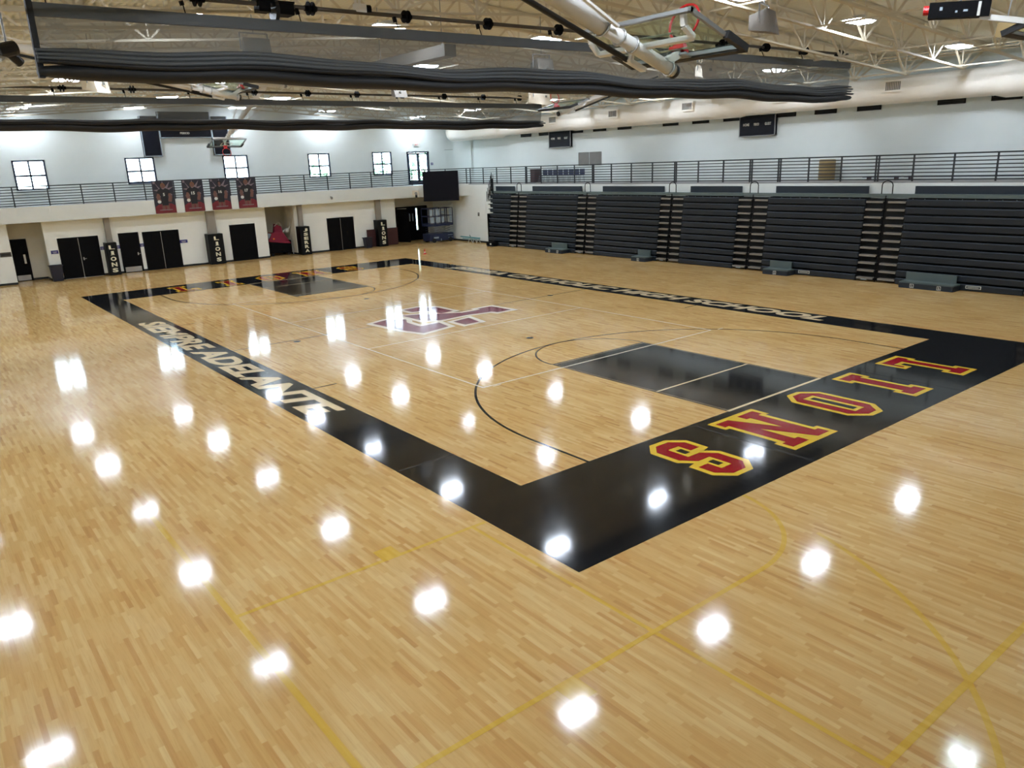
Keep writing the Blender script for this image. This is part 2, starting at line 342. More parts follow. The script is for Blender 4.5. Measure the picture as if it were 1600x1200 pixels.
# far upper wall with window openings
WIN = [(-1.85, -.27, 4.86, 6.44), (3.81, 5.43, 4.95, 6.44), (9.49, 11.08, 4.95, 6.44), (15.17, 16.75, 4.86, 6.42), (20.03, 21.58, 4.82, 6.42), (22.87, 24.74, 4.07, 6.38)]
def wall_with_holes(x0, x1, z0, z1, y0, y1, holes):
    mb = MB(); cur = x0
    for a, b, c, d in sorted(holes):
        if a > cur: mb.box(cur, y0, z0, a, y1, z1)
        if c > z0: mb.box(a, y0, z0, b, y1, c)
        if d < z1: mb.box(a, y0, d, b, y1, z1)
        cur = b
    if cur < x1: mb.box(cur, y0, z0, x1, y1, z1)
    return mb
struct('wall_far', wall_with_holes(XL, XR+.25, ZM, TOP, YF, YF+.25, WIN), M['wall'])
for i, (a, b, c, d) in enumerate(WIN):
    if i < 5:
        w = empty('window_%d' % (i+1)); w['kind'] = 'structure'
        fr = MB()
        for q in ((a, c, a+.09, d), (b-.09, c, b, d), (a, c, b, c+.08), (a, d-.08, b, d)): fr.box(q[0], YF-.03, q[1], q[2], YF+.1, q[3])
        fr.build('window_frame', M['frame'], w)
        mx, mz = (a+b)/2, c+(d-c)*.48
        B(mx-.042, YF-.02, c, mx+.042, YF+.08, d).build('muntin', M['frame'], w)
        B(a, YF-.02, mz-.05, b, YF+.08, mz+.05).build('muntin', M['frame'], w)
        for p0, p1, q0, q1 in ((a+.05, mx-.042, c+.05, mz-.05), (mx+.042, b-.05, c+.05, mz-.05), (a+.05, mx-.042, mz+.05, d-.05), (mx+.042, b-.05, mz+.05, d-.05)):
            B(p0, YF+.02, q0, p1, YF+.03, q1).build('pane', M['pane'], w)
        B(a-.03, YF-.12, c-.04, b+.03, YF, c).build('window_sill', M['wall'], w)
    else:
        w = empty('door_1'); w['kind'] = 'structure'; mx = (a+b)/2
        fr = MB().box(a, YF-.05, c, a+.08, YF+.1, d).box(b-.08, YF-.05, c, b, YF+.1, d).box(a, YF-.05, d-.09, b, YF+.1, d); fr.build('door_frame', M['frame'], w)
        for u0, u1 in ((a+.09, mx-.01), (mx+.01, b-.09)):
            lf = MB().box(u0, YF-.03, c, u0+.09, YF+.05, d-.1).box(u1-.09, YF-.03, c, u1, YF+.05, d-.1).box(u0, YF-.03, c, u1, YF+.05, c+.25).box(u0, YF-.03, d-.2, u1, YF+.05, d-.1)
            l = lf.build('door_leaf', M['frame'], w)
            B(u0+.09, YF, c+.25, u1-.09, YF+.01, d-.2).build('pane', M['pane'], l)
            B(u0+.15, YF-.1, c+1.0, u1-.15, YF-.05, c+1.06).build('push_bar', M['chrome'], l)
    portal('window_light_portal', a, b, YF+.2, c, d)

# lower far wall: openings for the three alcoves, doors stand in the wall face
ALC = [(-2.84, -1.2, 0, ZS), (11.25, 13.2, 0, ZS), (20.75, XM, 0, ZS)]
struct('wall_far_lower', wall_with_holes(XL, XM, 0, ZS, YL, YL+.18, ALC), M['walll'])
al = MB()
for x0, x1, yb in ((-2.84, -1.2, 41.0), (11.25, 13.2, 42.0)):
    al.box(x0-.12, YL+.18, 0, x0, yb, ZS).box(x1, YL+.18, 0, x1+.12, yb, ZS).box(x0-.12, yb, 0, x1+.12, yb+.12, ZS)
SLIT = (23.27, 23.42, .75, 2.33)
al.box(20.63, YL+.18, 0, 20.75, 41.0, ZS); 
struct('wall_alcove', al, M['wall2'])
struct('wall_alcove_back', wall_with_holes(20.63, XM+.2, 0, ZS, 41.0, 41.15, [SLIT]), M['wall2'])
# mezzanine slab: far run, right run, near run
CH = (22.0, 36.2)                                     # the balcony corner is cut off from (22, 39) to (24.85, 36.2)
PLY = [(XL, YM), (CH[0], YM), (XM, CH[1]), (XM+.2, CH[1]), (XM+.2, YF), (XL, YF)]
mz = MB().prism(PLY, lambda u, v, w: (u, v, ZS+w), ZM-ZS).box(XL, YF, ZS, XM+.2, YF+1.4, ZM-.06)
struct('mezzanine_floor', mz, M['fascia'])
struct('mezzanine_floor_side', B(XM+.02, YN, ZM-.12, XR, YF, ZM), M['mezz'])
struct('mezzanine_floor_near', B(XL, YN, ZS, XM, -9.95, ZM), M['fascia'])
struct('mezzanine_track', MB().prism([(XL, YM+.15), (CH[0]+.06, YM+.15), (XM+.05, CH[1]+.2), (XM+.2, CH[1]+.2), (XM+.2, YF), (XL, YF)], lambda u, v, w: (u, v, ZM+w), .006), M['mezz'])
# baseboards
bb = MB(); cur = XL
for a, b, _, _ in ALC:
    bb.box(cur, YL-.02, 0, a, YL, .11); cur = b
struct('baseboard_far', bb, M['base'])
struct('baseboard_alcove', MB().box(-2.84, 40.98, 0, -1.2, 41, .11).box(-1.22, YL, 0, -1.2, 41, .11).box(11.25, 41.98, 0, 13.2, 42, .11).box(13.18, YL, 0, 13.2, 42, .11), M['base'])
struct('baseboard_right', B(XM-.02, 33.2, 0, XM, 41, .11), M['base'])
# wall joints / pilaster lines
for i, (y, zz) in enumerate(((29.6, 8.8), (19.3, 8.8), (8.0, 8.8))):
    struct('trim_%d' % (i+1), B(XR-.02, y-.03, ZM, XR, y+.03, zz), M['wall'])
struct('trim_4', B(26.2, YF-.02, 6.45, 26.95, YF, 6.47), M['grille'])
struct('trim_5', B(XR-.16, 38.6, ZM, XR, 38.75, 8.3), M['wall'])
# grey columns in front of the lower wall
for x0, x1 in ((1.83, 2.1), (7.5, 7.98), (13.38, 13.63), (19.12, 19.44)):
    struct('column', B(x0, 39.3, 0, x1, 39.6, ZS), M['column'])
# outside ground and trees
struct('ground_outside', B(-60, 43, -.4, 110, 120, -.05), M['ground'])

# ------------------------------------------------------------------ doors of the lower wall
dn = [2]
def door(x0, x1, z1, y, leaves=1, kick=False, lever=None, slab='black', sill=False):
    w = empty('door_%d' % dn[0]); dn[0] += 1; w['kind'] = 'structure'
    MB().box(x0-.05, y-.03, 0, x0, y+.02, z1+.05).box(x1, y-.03, 0, x1+.05, y+.02, z1+.05).box(x0, y-.03, z1, x1, y+.02, z1+.05).build('door_frame', M[slab], w)
    n = leaves
    for k in range(n):
        a = x0+(x1-x0)*k/n+(.008 if k else 0); b = x0+(x1-x0)*(k+1)/n-(.008 if k < n-1 else 0)
        l = B(a, y-.022, .015, b, y+.01, z1).build('door_leaf', M[slab], w)
        if kick: B(a+.05, y-.03, .04, b-.05, y-.022, .32).build('kick_plate', M['chrome'], l)
        if lever is not None and (lever == k or lever == 9):
            hx = a+.12 if n > 1 else (b-.12)
            MB().box(hx-.03, y-.04, .96, hx+.03, y-.022, 1.12).box(hx, y-.075, 1.03, hx+.14, y-.05, 1.05).box(hx, y-.075, 1.03, hx+.02, y-.02, 1.05).build('lever_handle', M['chrome'], l)
    if n == 2: B((x0+x1)/2-.012, y-.028, .02, (x0+x1)/2+.012, y-.02, z1).build('meeting_strip', M['chrome'], w)
    if sill: B(x0, y-.09, 0, x1, y-.03, .012).build('threshold', M['chrome'], w)
    return w
door(-.57, 1.38, 2.2, YL, 2, lever=1, sill=True)
door(2.53, 3.51, 2.22, YL, 1, kick=True, lever=0)
door(3.82, 5.76, 2.19, YL, 2)
door(8.92, 10.43, 2.2, YL, 1)
door(15.48, 17.36, 2.14, YL, 2)
w = door(-2.72, -1.98, 2.25, 40.97, 1, kick=True)
B(-2.2, 40.91, .95, -2.1, 40.945, 1.45).build('push_plate', M['chrome'], w.children[1])
# exit doors at the back of the right alcove: fixed leaf, two vision slits and a bright gap
w = empty('door_%d' % dn[0]); dn[0] += 1; w['kind'] = 'structure'
MB().box(21.55, 40.93, 0, 21.65, 41, 2.5).box(24.15, 40.93, 0, 24.25, 41, 2.5).box(21.65, 40.93, 2.4, 24.15, 41, 2.5).build('door_frame', M['black'], w)
MB().box(22.5, 40.95, .01, 23.26, 40.99, 2.39).build('door_leaf', M['black'], w)
MB().box(23.43, 40.95, .01, 24.15, 40.99, 2.39).build('door_leaf', M['black'], w)
MB().box(23.26, 40.95, .01, 23.43, 40.99, .75).build('door_leaf', M['black'], w)
B(23.27, 40.97, .75, 23.42, 40.98, 2.33).build('pane', M['pane'], w)
for x in (22.66, 22.92): B(x, 40.935, 1.42, x+.11, 40.945, 1.98).build('vision_panel', M['liftp'], w)
ol = MB().box(0, -.02, .01, 1.1, .02, 2.38).build('door_leaf', M['black'], w); ol.location = (21.65, 40.9, 0); ol.rotation_euler = (0, 0, -1.25)
portal('gap_light_portal', SLIT[0], SLIT[1], 41.1, SLIT[2], SLIT[3])
# wall signs
for x, z, ww, k in ((-.84, 1.53, .36, 'left of the tall double doors'), (1.55, 1.52, .2, 'just left of the first letter pad'), (2.38, 1.51, .2, 'just right of the first letter pad'), (3.67, 1.5, .26, 'between the single door and the wide doors'), (6.03, 1.51, .45, 'right of the wide black doors')):
    t = thing('wall_sign', 'small blue room sign %s' % k, 'sign', (x, YL, z), group='blue room signs')
    B(-ww/2, -.015, -.09, ww/2, 0, .09).build('plate', M['blue'], t)
    MB().box(-ww*.3, -.02, .0, ww*.3, -.015, .025).box(-ww*.2, -.02, -.05, ww*.25, -.015, -.03).build('lettering', M['txt'], t)
t = thing('wall_plaque', 'dark brown plaque left of the recessed door', 'sign', (-3.13, YL, 1.62)); B(-.26, -.02, -.12, .26, 0, .12).build('plate', M['plaque'], t); B(-.2, -.025, -.05, .2, -.02, .05).build('lettering', M['base'], t)
t = thing('exit_sign', 'small white exit sign above the glass balcony door', 'sign', (23.72, YF, 6.87)); B(-.2, -.08, -.1, .2, 0, .1).build('body', M['txt'], t)
text('lettering', 'EXIT', M['red'], t, .26, .1, lambda u, v: (u-.13, -.085, v-.05))
MB().tube((-.28, -.06, .05), (-.28, 0, .05), .06).build('lamp_head', M['txt'], t); MB().tube((.28, -.06, .05), (.28, 0, .05), .06).build('lamp_head', M['txt'], t)
t = thing('wall_sign', 'small blue sign right of the glass balcony door', 'sign', (25.0, YF, 5.48)); B(-.1, -.015, -.08, .1, 0, .08).build('plate', M['blue'], t); B(-.06, -.02, -.02, .06, -.015, .02).build('lettering', M['txt'], t)

# ------------------------------------------------------------------ painted court (parts of the floor)
CW, CL = 15.24, 28.65; BS, BE = 1.254, 2.785
Z1, Z2, Z3, Z4 = .0012, .0024, .0036, .0048
_zz = [0]
def rect(x0, y0, x1, y1, z):
    _zz[0] += 1; z += .00003*(_zz[0] % 30)
    return MB().add([(x0,y0,z),(x1,y0,z),(x1,y1,z),(x0,y1,z)], [(0,1,2,3)])
def arc_strip(cx, cy, r0, r1, a0, a1, z, n=64):
    mb = MB()
    _zz[0] += 1; z += .00003*(_zz[0] % 30)
    for i in range(n+1):
        t = a0+(a1-a0)*i/n; mb.v += [(cx+r0*math.cos(t), cy+r0*math.sin(t), z), (cx+r1*math.cos(t), cy+r1*math.sin(t), z)]
    mb.f = [(2*i, 2*i+1, 2*i+3, 2*i+2) for i in range(n)]; return mb
MB().flat([[(-BS,-BE),(CW+BS,-BE),(CW+BS,CL+BE),(-BS,CL+BE)], [(0,0),(0,CL),(CW,CL),(CW,0)]], lambda u, v: (u, v, Z2)).up('court_border', M['pblack'], floor)
for end in (0, 1):
    fy = (lambda y: y) if not end else (lambda y: CL-y)
    def rr(x0, y0, x1, y1, z): 
        a, b = sorted((fy(y0), fy(y1))); return rect(x0, a, x1, b, z)
    rr(5.79, 0, 9.45, 5.79, Z2).up('key_paint', M['pblack'], floor)
    MB().add(rr(5.85, .06, 5.865, 5.72, Z3).v, [(0,1,2,3)]).add(rr(9.375, .06, 9.39, 5.72, Z3).v, [(0,1,2,3)]).add(rr(5.85, 5.70, 9.39, 5.72, Z3).v, [(0,1,2,3)]).up('key_inline', M['pcream'], floor)
    rr(5.79, -.03, 9.45, .05, Z4).up('baseline', M['pcream'], floor)
    rr(5.82, 2.03, 9.42, 2.09, Z4).up('lane_line', M['pcream'], floor)
    s = 1 if not end else -1
    arc_strip(7.62, fy(5.79), 1.80, 1.85, 0 if s > 0 else PI, PI if s > 0 else 2*PI, Z1).up('free_throw_circle', M['pblack'], floor)
    pass
    ar = arc_strip(7.62, fy(1.6), 5.99, 6.05, (0 if s > 0 else PI), (PI if s > 0 else 2*PI), Z1, 96)
    for x in (7.62-6.05, 7.62+5.99): ar.add(rr(x, 0, x+.06, 1.6, Z1).v, [(0,1,2,3)])
    ar.up('three_point_line', M['pblack'], floor)
rect(0, CL/2-.025, CW, CL/2+.025, Z1).up('half_court_line', M['pblack'], floor)
for x, y in ((-.1, 8.4), (-.1, 20.1)): rect(x, y-.025, x+.75, y+.025, Z1).up('coach_box_tick', M['pblack'], floor)
for x, y in ((CW-.65, 8.4), (CW-.65, 20.1)): rect(x, y-.025, x+.75, y+.025, Z1).up('coach_box_tick', M['pblack'], floor)
# white volleyball court
vx0, vx1, vy0, vy1 = 3.12, 12.12, CL/2-9, CL/2+9
for q in ((vx0-.025, vy0, vx0+.025, vy1), (vx1-.025, vy0, vx1+.025, vy1), (vx0, vy0-.025, vx1, vy0+.025), (vx0, vy1-.025, vx1, vy1+.025), (vx0, CL/2-3.025, vx1, CL/2-2.975), (vx0, CL/2+2.975, vx1, CL/2+3.025)):
    rect(*q, Z3).up('volleyball_line', M['pwhite'], floor)
for x, y in ((vx0+.25, vy0-.1), (vx1+.25, vy0-.1)): rect(x, y, x+.25, y+.04, Z3).up('volleyball_line', M['pwhite'], floor)
for x, y in ((2.01, 14.05), (7.63, 19.8), (7.51, 8.78), (13.2, 14.3)):
    MB().lathe((x, y, 0), [(.12, .0), (.12, .005), (.0, .005)], 16).build('floor_plate', M['pgrey'], floor)
# grey seams across the border
for x in (4.53, 10.68):
    rect(x-.012, -BE, x+.012, 0, Z3).up('border_seam', M['pgrey'], floor); rect(x+.03, -BE, x+.045, 0, Z3).up('border_seam', M['pgrey'], floor)
rect(-BS, 2.03, 0, 2.06, Z3).up('border_seam', M['pgrey'], floor); rect(CW, 1.85, CW+BS, 1.88, Z3).up('border_seam', M['pgrey'], floor)
# faded yellow lines of the cross courts
yb = MB()
def yl(x0, y0, x1, y1): yb.add(rect(x0, y0, x1, y1, Z1).v, [(0,1,2,3)])
rect(-5.24, -9.5, -5.16, 3.4, Z1).up('yellow_baseline', M['yline'], floor)
for y in (-.70, -4.36):
    rect(-5.17, y-.035, -1.28, y+.035, Z1).up('yellow_lane_line', M['yline'], floor) if y > -1 else rect(-5.17, y-.035, .6, y+.035, Z1).up('yellow_lane_line', M['yline'], floor)
for y0 in (-.675, -4.685): rect(-3.08, y0, -2.78, y0+.3, Z1).up('yellow_lane_block', M['yline'], floor)
arc_strip(.6, -2.53, 1.795, 1.865, -PI/2, -.14, Z1, 24).up('yellow_free_throw_arc', M['yline'], floor)
arc_strip(-3.6, -2.53, 5.92, 5.99, -PI/2, -.3, Z1, 48).up('yellow_three_point_arc', M['yline'], floor)
rect(-1.565, -7.09, -1.505, -.72, Z1).up('yellow_volleyball_line', M['yline'], floor)
rect(-1.56, -7.14, 8, -7.06, Z1).up('yellow_volleyball_line', M['yline'], floor)

# big block lettering LIONS
LET = {}
LET['L'] = (1.14, [[(0,0),(1.14,0),(1.14,.80),(.80,.80),(.80,.52),(.62,.52),(.62,1.5),(.80,1.5),(.80,2.02),(0,2.02),(0,1.5),(.13,1.5),(.13,.52),(0,.52)]], None)
LET['I'] = (.87, [[(0,0),(.87,0),(.87,.52),(.73,.52),(.73,1.5),(.87,1.5),(.87,2.02),(0,2.02),(0,1.5),(.14,1.5),(.14,.52),(0,.52)]], None)
LET['O'] = (1.14, [[(.36,0),(.78,0),(1.14,.36),(1.14,1.66),(.78,2.02),(.36,2.02),(0,1.66),(0,.36)], [(.48,.50),(.48,1.52),(.66,1.52),(.66,.50)]],
            [[(.41,.12),(.73,.12),(1.02,.41),(1.02,1.61),(.73,1.90),(.41,1.90),(.12,1.61),(.12,.41)], [(.38,.40),(.38,1.62),(.76,1.62),(.76,.40)]])
LET['N'] = (1.5, [[(0,0),(1.5,0),(1.5,.46),(1.38,.46),(1.38,1.56),(1.5,1.56),(1.5,2.02),(0,2.02),(0,1.56),(.12,1.56),(.12,.46),(0,.46)]],
            [[(.12,.12),(.66,.12),(.66,.36),(.54,.36),(.54,1.12),(.98,.12),(1.38,.12),(1.38,.36),(1.26,.36),(1.26,1.66),(1.38,1.66),(1.38,1.90),(.84,1.90),(.84,1.66),(.96,1.66),(.96,.90),(.52,1.90),(.12,1.90),(.12,1.66),(.24,1.66),(.24,.36),(.12,.36)]])
LET['S'] = (1.05, [[(.3,0),(.75,0),(1.05,.3),(1.05,.93),(.84,1.15),(1.05,1.20),(1.05,1.72),(.75,2.02),(.3,2.02),(0,1.72),(0,1.09),(.21,.87),(0,.82),(0,.3)], [(.45,1.27),(.45,1.5),(.6,1.5),(.6,1.27)], [(.45,.52),(.45,.75),(.6,.75),(.6,.52)]],
            [[(.93,1.32),(.93,1.67),(.70,1.90),(.35,1.90),(.12,1.67),(.12,1.14),(.35,.88),(.67,.88),(.67,.40),(.38,.40),(.38,.70),(.12,.70),(.12,.35),(.35,.12),(.70,.12),(.93,.35),(.93,.88),(.70,1.14),(.38,1.14),(.38,1.62),(.67,1.62),(.67,1.32)]])
def big(ch, to3, parent):
    w, yel, red = LET[ch]
    a = MB().flat(yel, lambda u, v: to3(u, v, Z3)).up('floor_letter', M['pyel'], parent)
    red = red or [inset(yel[0], .12)]
    MB().flat(red, lambda u, v: to3(u, v, Z4)).up('letter_fill', M['pred'], a)
for ch, x in (('L', 12.77), ('I', 10.42), ('O', 8.43), ('N', 6.28), ('S', 3.76)):
    big(ch, lambda u, v, z, x=x: (x-u, -.23-v, z), floor)
    big(ch, lambda u, v, z, x=x: (CW-x+u, CL+.23+v, z), floor)
# sideline lettering: reads away from the far end, tops towards the camera's right
def side_text(s, y_start, y_end, x0, x1, mt, bold, shear):
    L = y_start-y_end
    o = text('floor_lettering', s, mt, floor, L, x1-x0, lambda u, v: (x0+v, y_start-u, Z3), bold, shear)
    for p in o.data.polygons:
        if p.normal.z < 0: p.flip()
side_text('SIEMPRE ADELANTE', 21.8, 6.15, -1.06, -.20, M['pcream'], .045, .22)
side_text('JSERRA CATHOLIC HIGH SCHOOL', 25.5, 3.6, CW+.13, CW+1.12, M['pcream'], .045, .26)
# centre emblem
LG = [[(-.42,-2.45),(-.65,-1.80),(-.2,-1.2),(.35,-1.5),(1.3,-1.55),(1.25,-.72),(2.06,-.85),(2.35,-2.05),(1.46,-2.3)],
      [(-.9,-.95),(-.62,-.35),(.35,.9),(.35,1.75),(.12,1.78),(.12,2.45),(1.3,2.5),(1.3,1.85),(1.02,1.8),(.85,.7),(.95,-.45),(.5,-.95)],
      [(-1.9,-.3),(-1.95,.4),(-1.4,.9),(-.25,.9),(-.15,.3),(-1.15,.2),(-1.25,-.3)], [(1.5,-.28),(2.27,-.3),(2.2,.35),(1.35,.5)]]
lg = empty('centre_emblem'); lg.parent = floor
for k, pl in enumerate(LG):
    MB().flat([inset(pl, -.2)], lambda u, v: (7.62+v, CL/2-u, Z3+.0002*k)).up('emblem_outline', M['pwhite'], lg)
    MB().flat([pl], lambda u, v: (7.62+v, CL/2-u, Z4)).up('emblem_fill', M['pmaroon'], lg)

# ------------------------------------------------------------------ roof trusses
TY = [1.9+2.1*k for k in range(-1, 19)]
def member(mbname, L, w, h):
    return B(-w/2, 0, -h/2, w/2, L, h/2)
def build_trusses():
    chord_half = []
    X0, X1 = XL+.05, XR-.05
    top = MB().bar((X0, 0, zroof(X0)-.045), (8, 0, zroof(8)-.045), .13, .07).bar((8, 0, zroof(8)-.045), (X1, 0, zroof(X1)-.045), .13, .07).mesh('top_chord', M['steel'])
    bx0, bx1 = -9.0, 25.0; dz = 1.12
    bot = MB().bar((bx0, 0, zroof(bx0)-dz), (8, 0, zroof(8)-dz), .12, .06).bar((8, 0, zroof(8)-dz), (bx1, 0, zroof(bx1)-dz), .12, .06).mesh('bottom_chord', M['steel'])
    webs = []
    nodes = [8+2.4*k for k in range(-7, 8)]
    for nx in nodes:
        zb = zroof(nx)-dz
        webs.append(MB().bar((nx, 0, zb), (nx, 0, zroof(nx)-.05), .045).mesh('web', M['steel']))
        for s in (-1, 1):
            tx = nx+s*1.2
            if X0 < tx < X1: webs.append(MB().bar((nx, 0, zb), (tx, 0, zroof(tx)-.05), .06, .05).mesh('web', M['steel']))
    for s, bx, wx in ((1, bx1, X1), (-1, bx0, X0)):
        webs.append(MB().bar((bx, 0, zroof(bx)-dz), (wx, 0, zroof(wx)-.06), .06, .05).mesh('web', M['steel']))
    for i, y in enumerate(TY):
        n = len(TY)-i
        t = thing('roof_truss', 'beige open-web steel roof truss, %s counting from the far windows' % ORD[n-1], 'truss', (0, y, 0), group='roof trusses')
        share('top_chord', top, t); share('bottom_chord', bot, t)
        for w in webs: share('web', w, t)
build_trusses()
for i, x in enumerate((-6.4, -2.3, 3.2, 11.2, 15.0, 20.0, 24.7)):
    z = zroof(x)-1.05
    tag(MB().bar((x, TY[0], z), (x, TY[-1], z), .05).build('bridging_bar', M['steel']), 'thin beige bridging bar running across the trusses, %s from the left wall' % ORD[i], 'brace', 'bridging bars')
# grey conduit runs near the right wall
for i, (x, z) in enumerate(((24.2, 8.75), (24.9, 8.72), (25.5, 8.7))):
    tag(MB().tube((x, -6, z), (x, 39.5, z), .025, 6).build('conduit', M['steel']), 'beige conduit pipe along the roof near the big duct, %s from the wall' % ORD[2-i], 'pipe', 'roof conduits')

# ------------------------------------------------------------------ ceiling lights
LXZ = [(-7.1, 8.72), (-1.25, 9.0), (4.45, 9.12), (10.35, 9.16), (16.29, 9.02), (23.2, 8.70)]
LY = [-3.9, 3.5, 10.9, 18.3, 25.65, 33.0, 39.7]
def build_lights():
    first = None
    for r, y in enumerate(LY):
        for c, (x, z) in enumerate(LXZ):
            lab = 'glowing white high bay light, %s row from the far wall, %s from the left' % (ORD[len(LY)-1-r], ORD[c])
            if first is None:
                t = thing('high_bay_light', lab, 'light', (x, y, z), group='high bay lights'); first = t
                MB().box(-.5, -.3, .03, .5, .3, .07).box(-.14, -.14, .07, .14, .14, .17).build('housing', M['lampbody'], t)
                for s in (-1, 1):
                    a, b = (-.47, -.02) if s < 0 else (.02, .47)
                    MB().add([(a,-.27,.03),(b,-.27,.03),(b,.27,.03),(a,.27,.03),(a+.05,-.2,-.03),(b-.05,-.2,-.03),(b-.05,.2,-.03),(a+.05,.2,-.03)], [(0,4,5,1),(1,5,6,2),(2,6,7,3),(3,7,4,0),(4,7,6,5)]).build('diffuser', M['lamp'], t, recalc=False)
                MB().tube((-.3, 0, .07), (-.3, 0, zroof(x)-z+.105), .008, 5).build('hanger_wire', M['lampbody'], t); MB().tube((.3, 0, .07), (.3, 0, zroof(x)-z+.105), .008, 5).build('hanger_wire', M['lampbody'], t)
            else:
                dup(first, (x, y, z), label=lab)
build_lights()

# ------------------------------------------------------------------ duct
def build_duct():
    t = thing('air_duct', 'big round white air duct along the right wall', 'duct', (26.25, 0, 7.66))
    segs = [(-10, 2.9, .64), (3.3, 14.3, .535), (14.7, 26.6, .585), (27.0, 33.6, .53), (34.0, 39.8, .66)]
    for i, (a, b, r) in enumerate(segs):
        MB().tube((0, a, 0), (0, b, 0), r, 32, caps=False).build('duct_section', M['duct'], t, True)
        if i < 4: MB().tube((0, b, 0), (0, segs[i+1][0], 0), r, 32, segs[i+1][2], caps=False).build('reducer', M['duct'], t, True)
        MB().torus((0, a+.05, 0), (0, 1, 0), r, .014, 32, 6).build('seam_band', M['duct'], t, True)
        MB().torus((0, (a+b)/2, 0), (0, 1, 0), r, .012, 32, 6).build('seam_band', M['duct'], t, True)
    MB().lathe((0, 0, 0), [(.66, 0), (.62, .16), (.45, .3), (.2, .36), (.01, .37)], 32).build('end_cap', M['duct'], t, True).rotation_euler = (-PI/2, 0, 0)
    t.children[-1].location = (0, 39.8, 0)
    for y, r in ((6.93, .535), (12.2, .535), (17.5, .585), (22.8, .585), (28.0, .53)):
        g = MB().box(-r-.1, y-.36, -.1, -r+.12, y+.36, .36).build('grille_frame', M['duct'], t)
        for k in range(9):
            yy = y-.28+k*.07; B(-r-.115, yy-.02, -.03, -r-.1, yy+.02, .29).build('grille_slat', M['grille'], g)
    for k, y in enumerate((-2, 4.6, 10, 15.8, 21, 26, 31, 37)):
        MB().tube((0, y, .5), (0, y, zroof(26.25)-7.66), .012, 5).build('hanger_rod', M['steel'], t)
build_duct()

# dark wall openings under the duct
vp = None
for i, y in enumerate((32.3, 30.4, 27.3, 25.3, 23.25, 19.8, 17.75, 15.75, 12.7, 10.65, 8.6, 5.17, 3.15)):
    lab = 'black rectangular wall vent under the white duct, %s from the far corner' % ORD[i]
    if vp is None:
        vp = thing('wall_vent', lab, 'vent', (XR, y, 7.23), group='black vents under the duct')
        B(-.03, -.52, -.24, 0, .52, .24).build('panel', M['ventdark'], vp)
        MB().box(-.05, -.54, -.26, -.01, .54, -.235).box(-.05, -.54, .235, -.01, .54, .26).box(-.05, -.54, -.26, -.01, -.515, .26).box(-.05, .515, -.26, -.01, .54, .26).build('frame', M['black'], vp)
        for k in range(5): B(-.045, -.51, -.2+k*.09, -.03, .51, -.18+k*.09).build('louver', M['black'], vp)
    else: dup(vp, (XR, y, 7.23), label=lab)

# ------------------------------------------------------------------ railings
def railing(name, label, a, b, first, step, thick=()):
    """straight run from a to b; posts every step from the distance first"""
    t = thing(name, label, 'railing', (0, 0, ZM))
    a = Vector((*a, 0)); b = Vector((*b, 0)); d = (b-a).normalized(); L = (b-a).length
    def q(s_, z): p = a+d*s_; return (p.x, p.y, z)
    for z in (1.04, .9, .76, .62, .48, .34, .2, .08):
        MB().bar(q(0, z), q(L, z), .055 if z > 1 else .042, .055 if z > 1 else .042).build('rail', M['rail'], t)
    s_ = first
    while s_ <= L:
        mb = MB().bar(q(s_, 0), q(s_, 1.04), .055, .055)
        if any(abs(q(s_, 0)[1]-k) < .3 for k in thick): mb.bar(q(s_+.11, 0), q(s_+.11, 1.04), .055, .055)
        mb.build('post', M['rail'], t); s_ += step
    return t
railing('balcony_railing', 'long black horizontal-bar railing along the far balcony edge under the windows', (XL, YM+.08), (CH[0]+.03, YM+.08), .65, 1.62)
railing('corner_railing', 'short black railing on the cut-off balcony corner behind the video screen', (CH[0]+.03, YM+.08), (XM+.1, CH[1]+.05), .9, 1.5)
railing('side_railing', 'long black horizontal-bar railing above the bleachers on the right', (XM+.1, CH[1]+.05), (XM+.1, -9.5), .19, 1.53, [29.88, 23.85, 17.67, 12.86, 11.33, 6.71, 5.11])

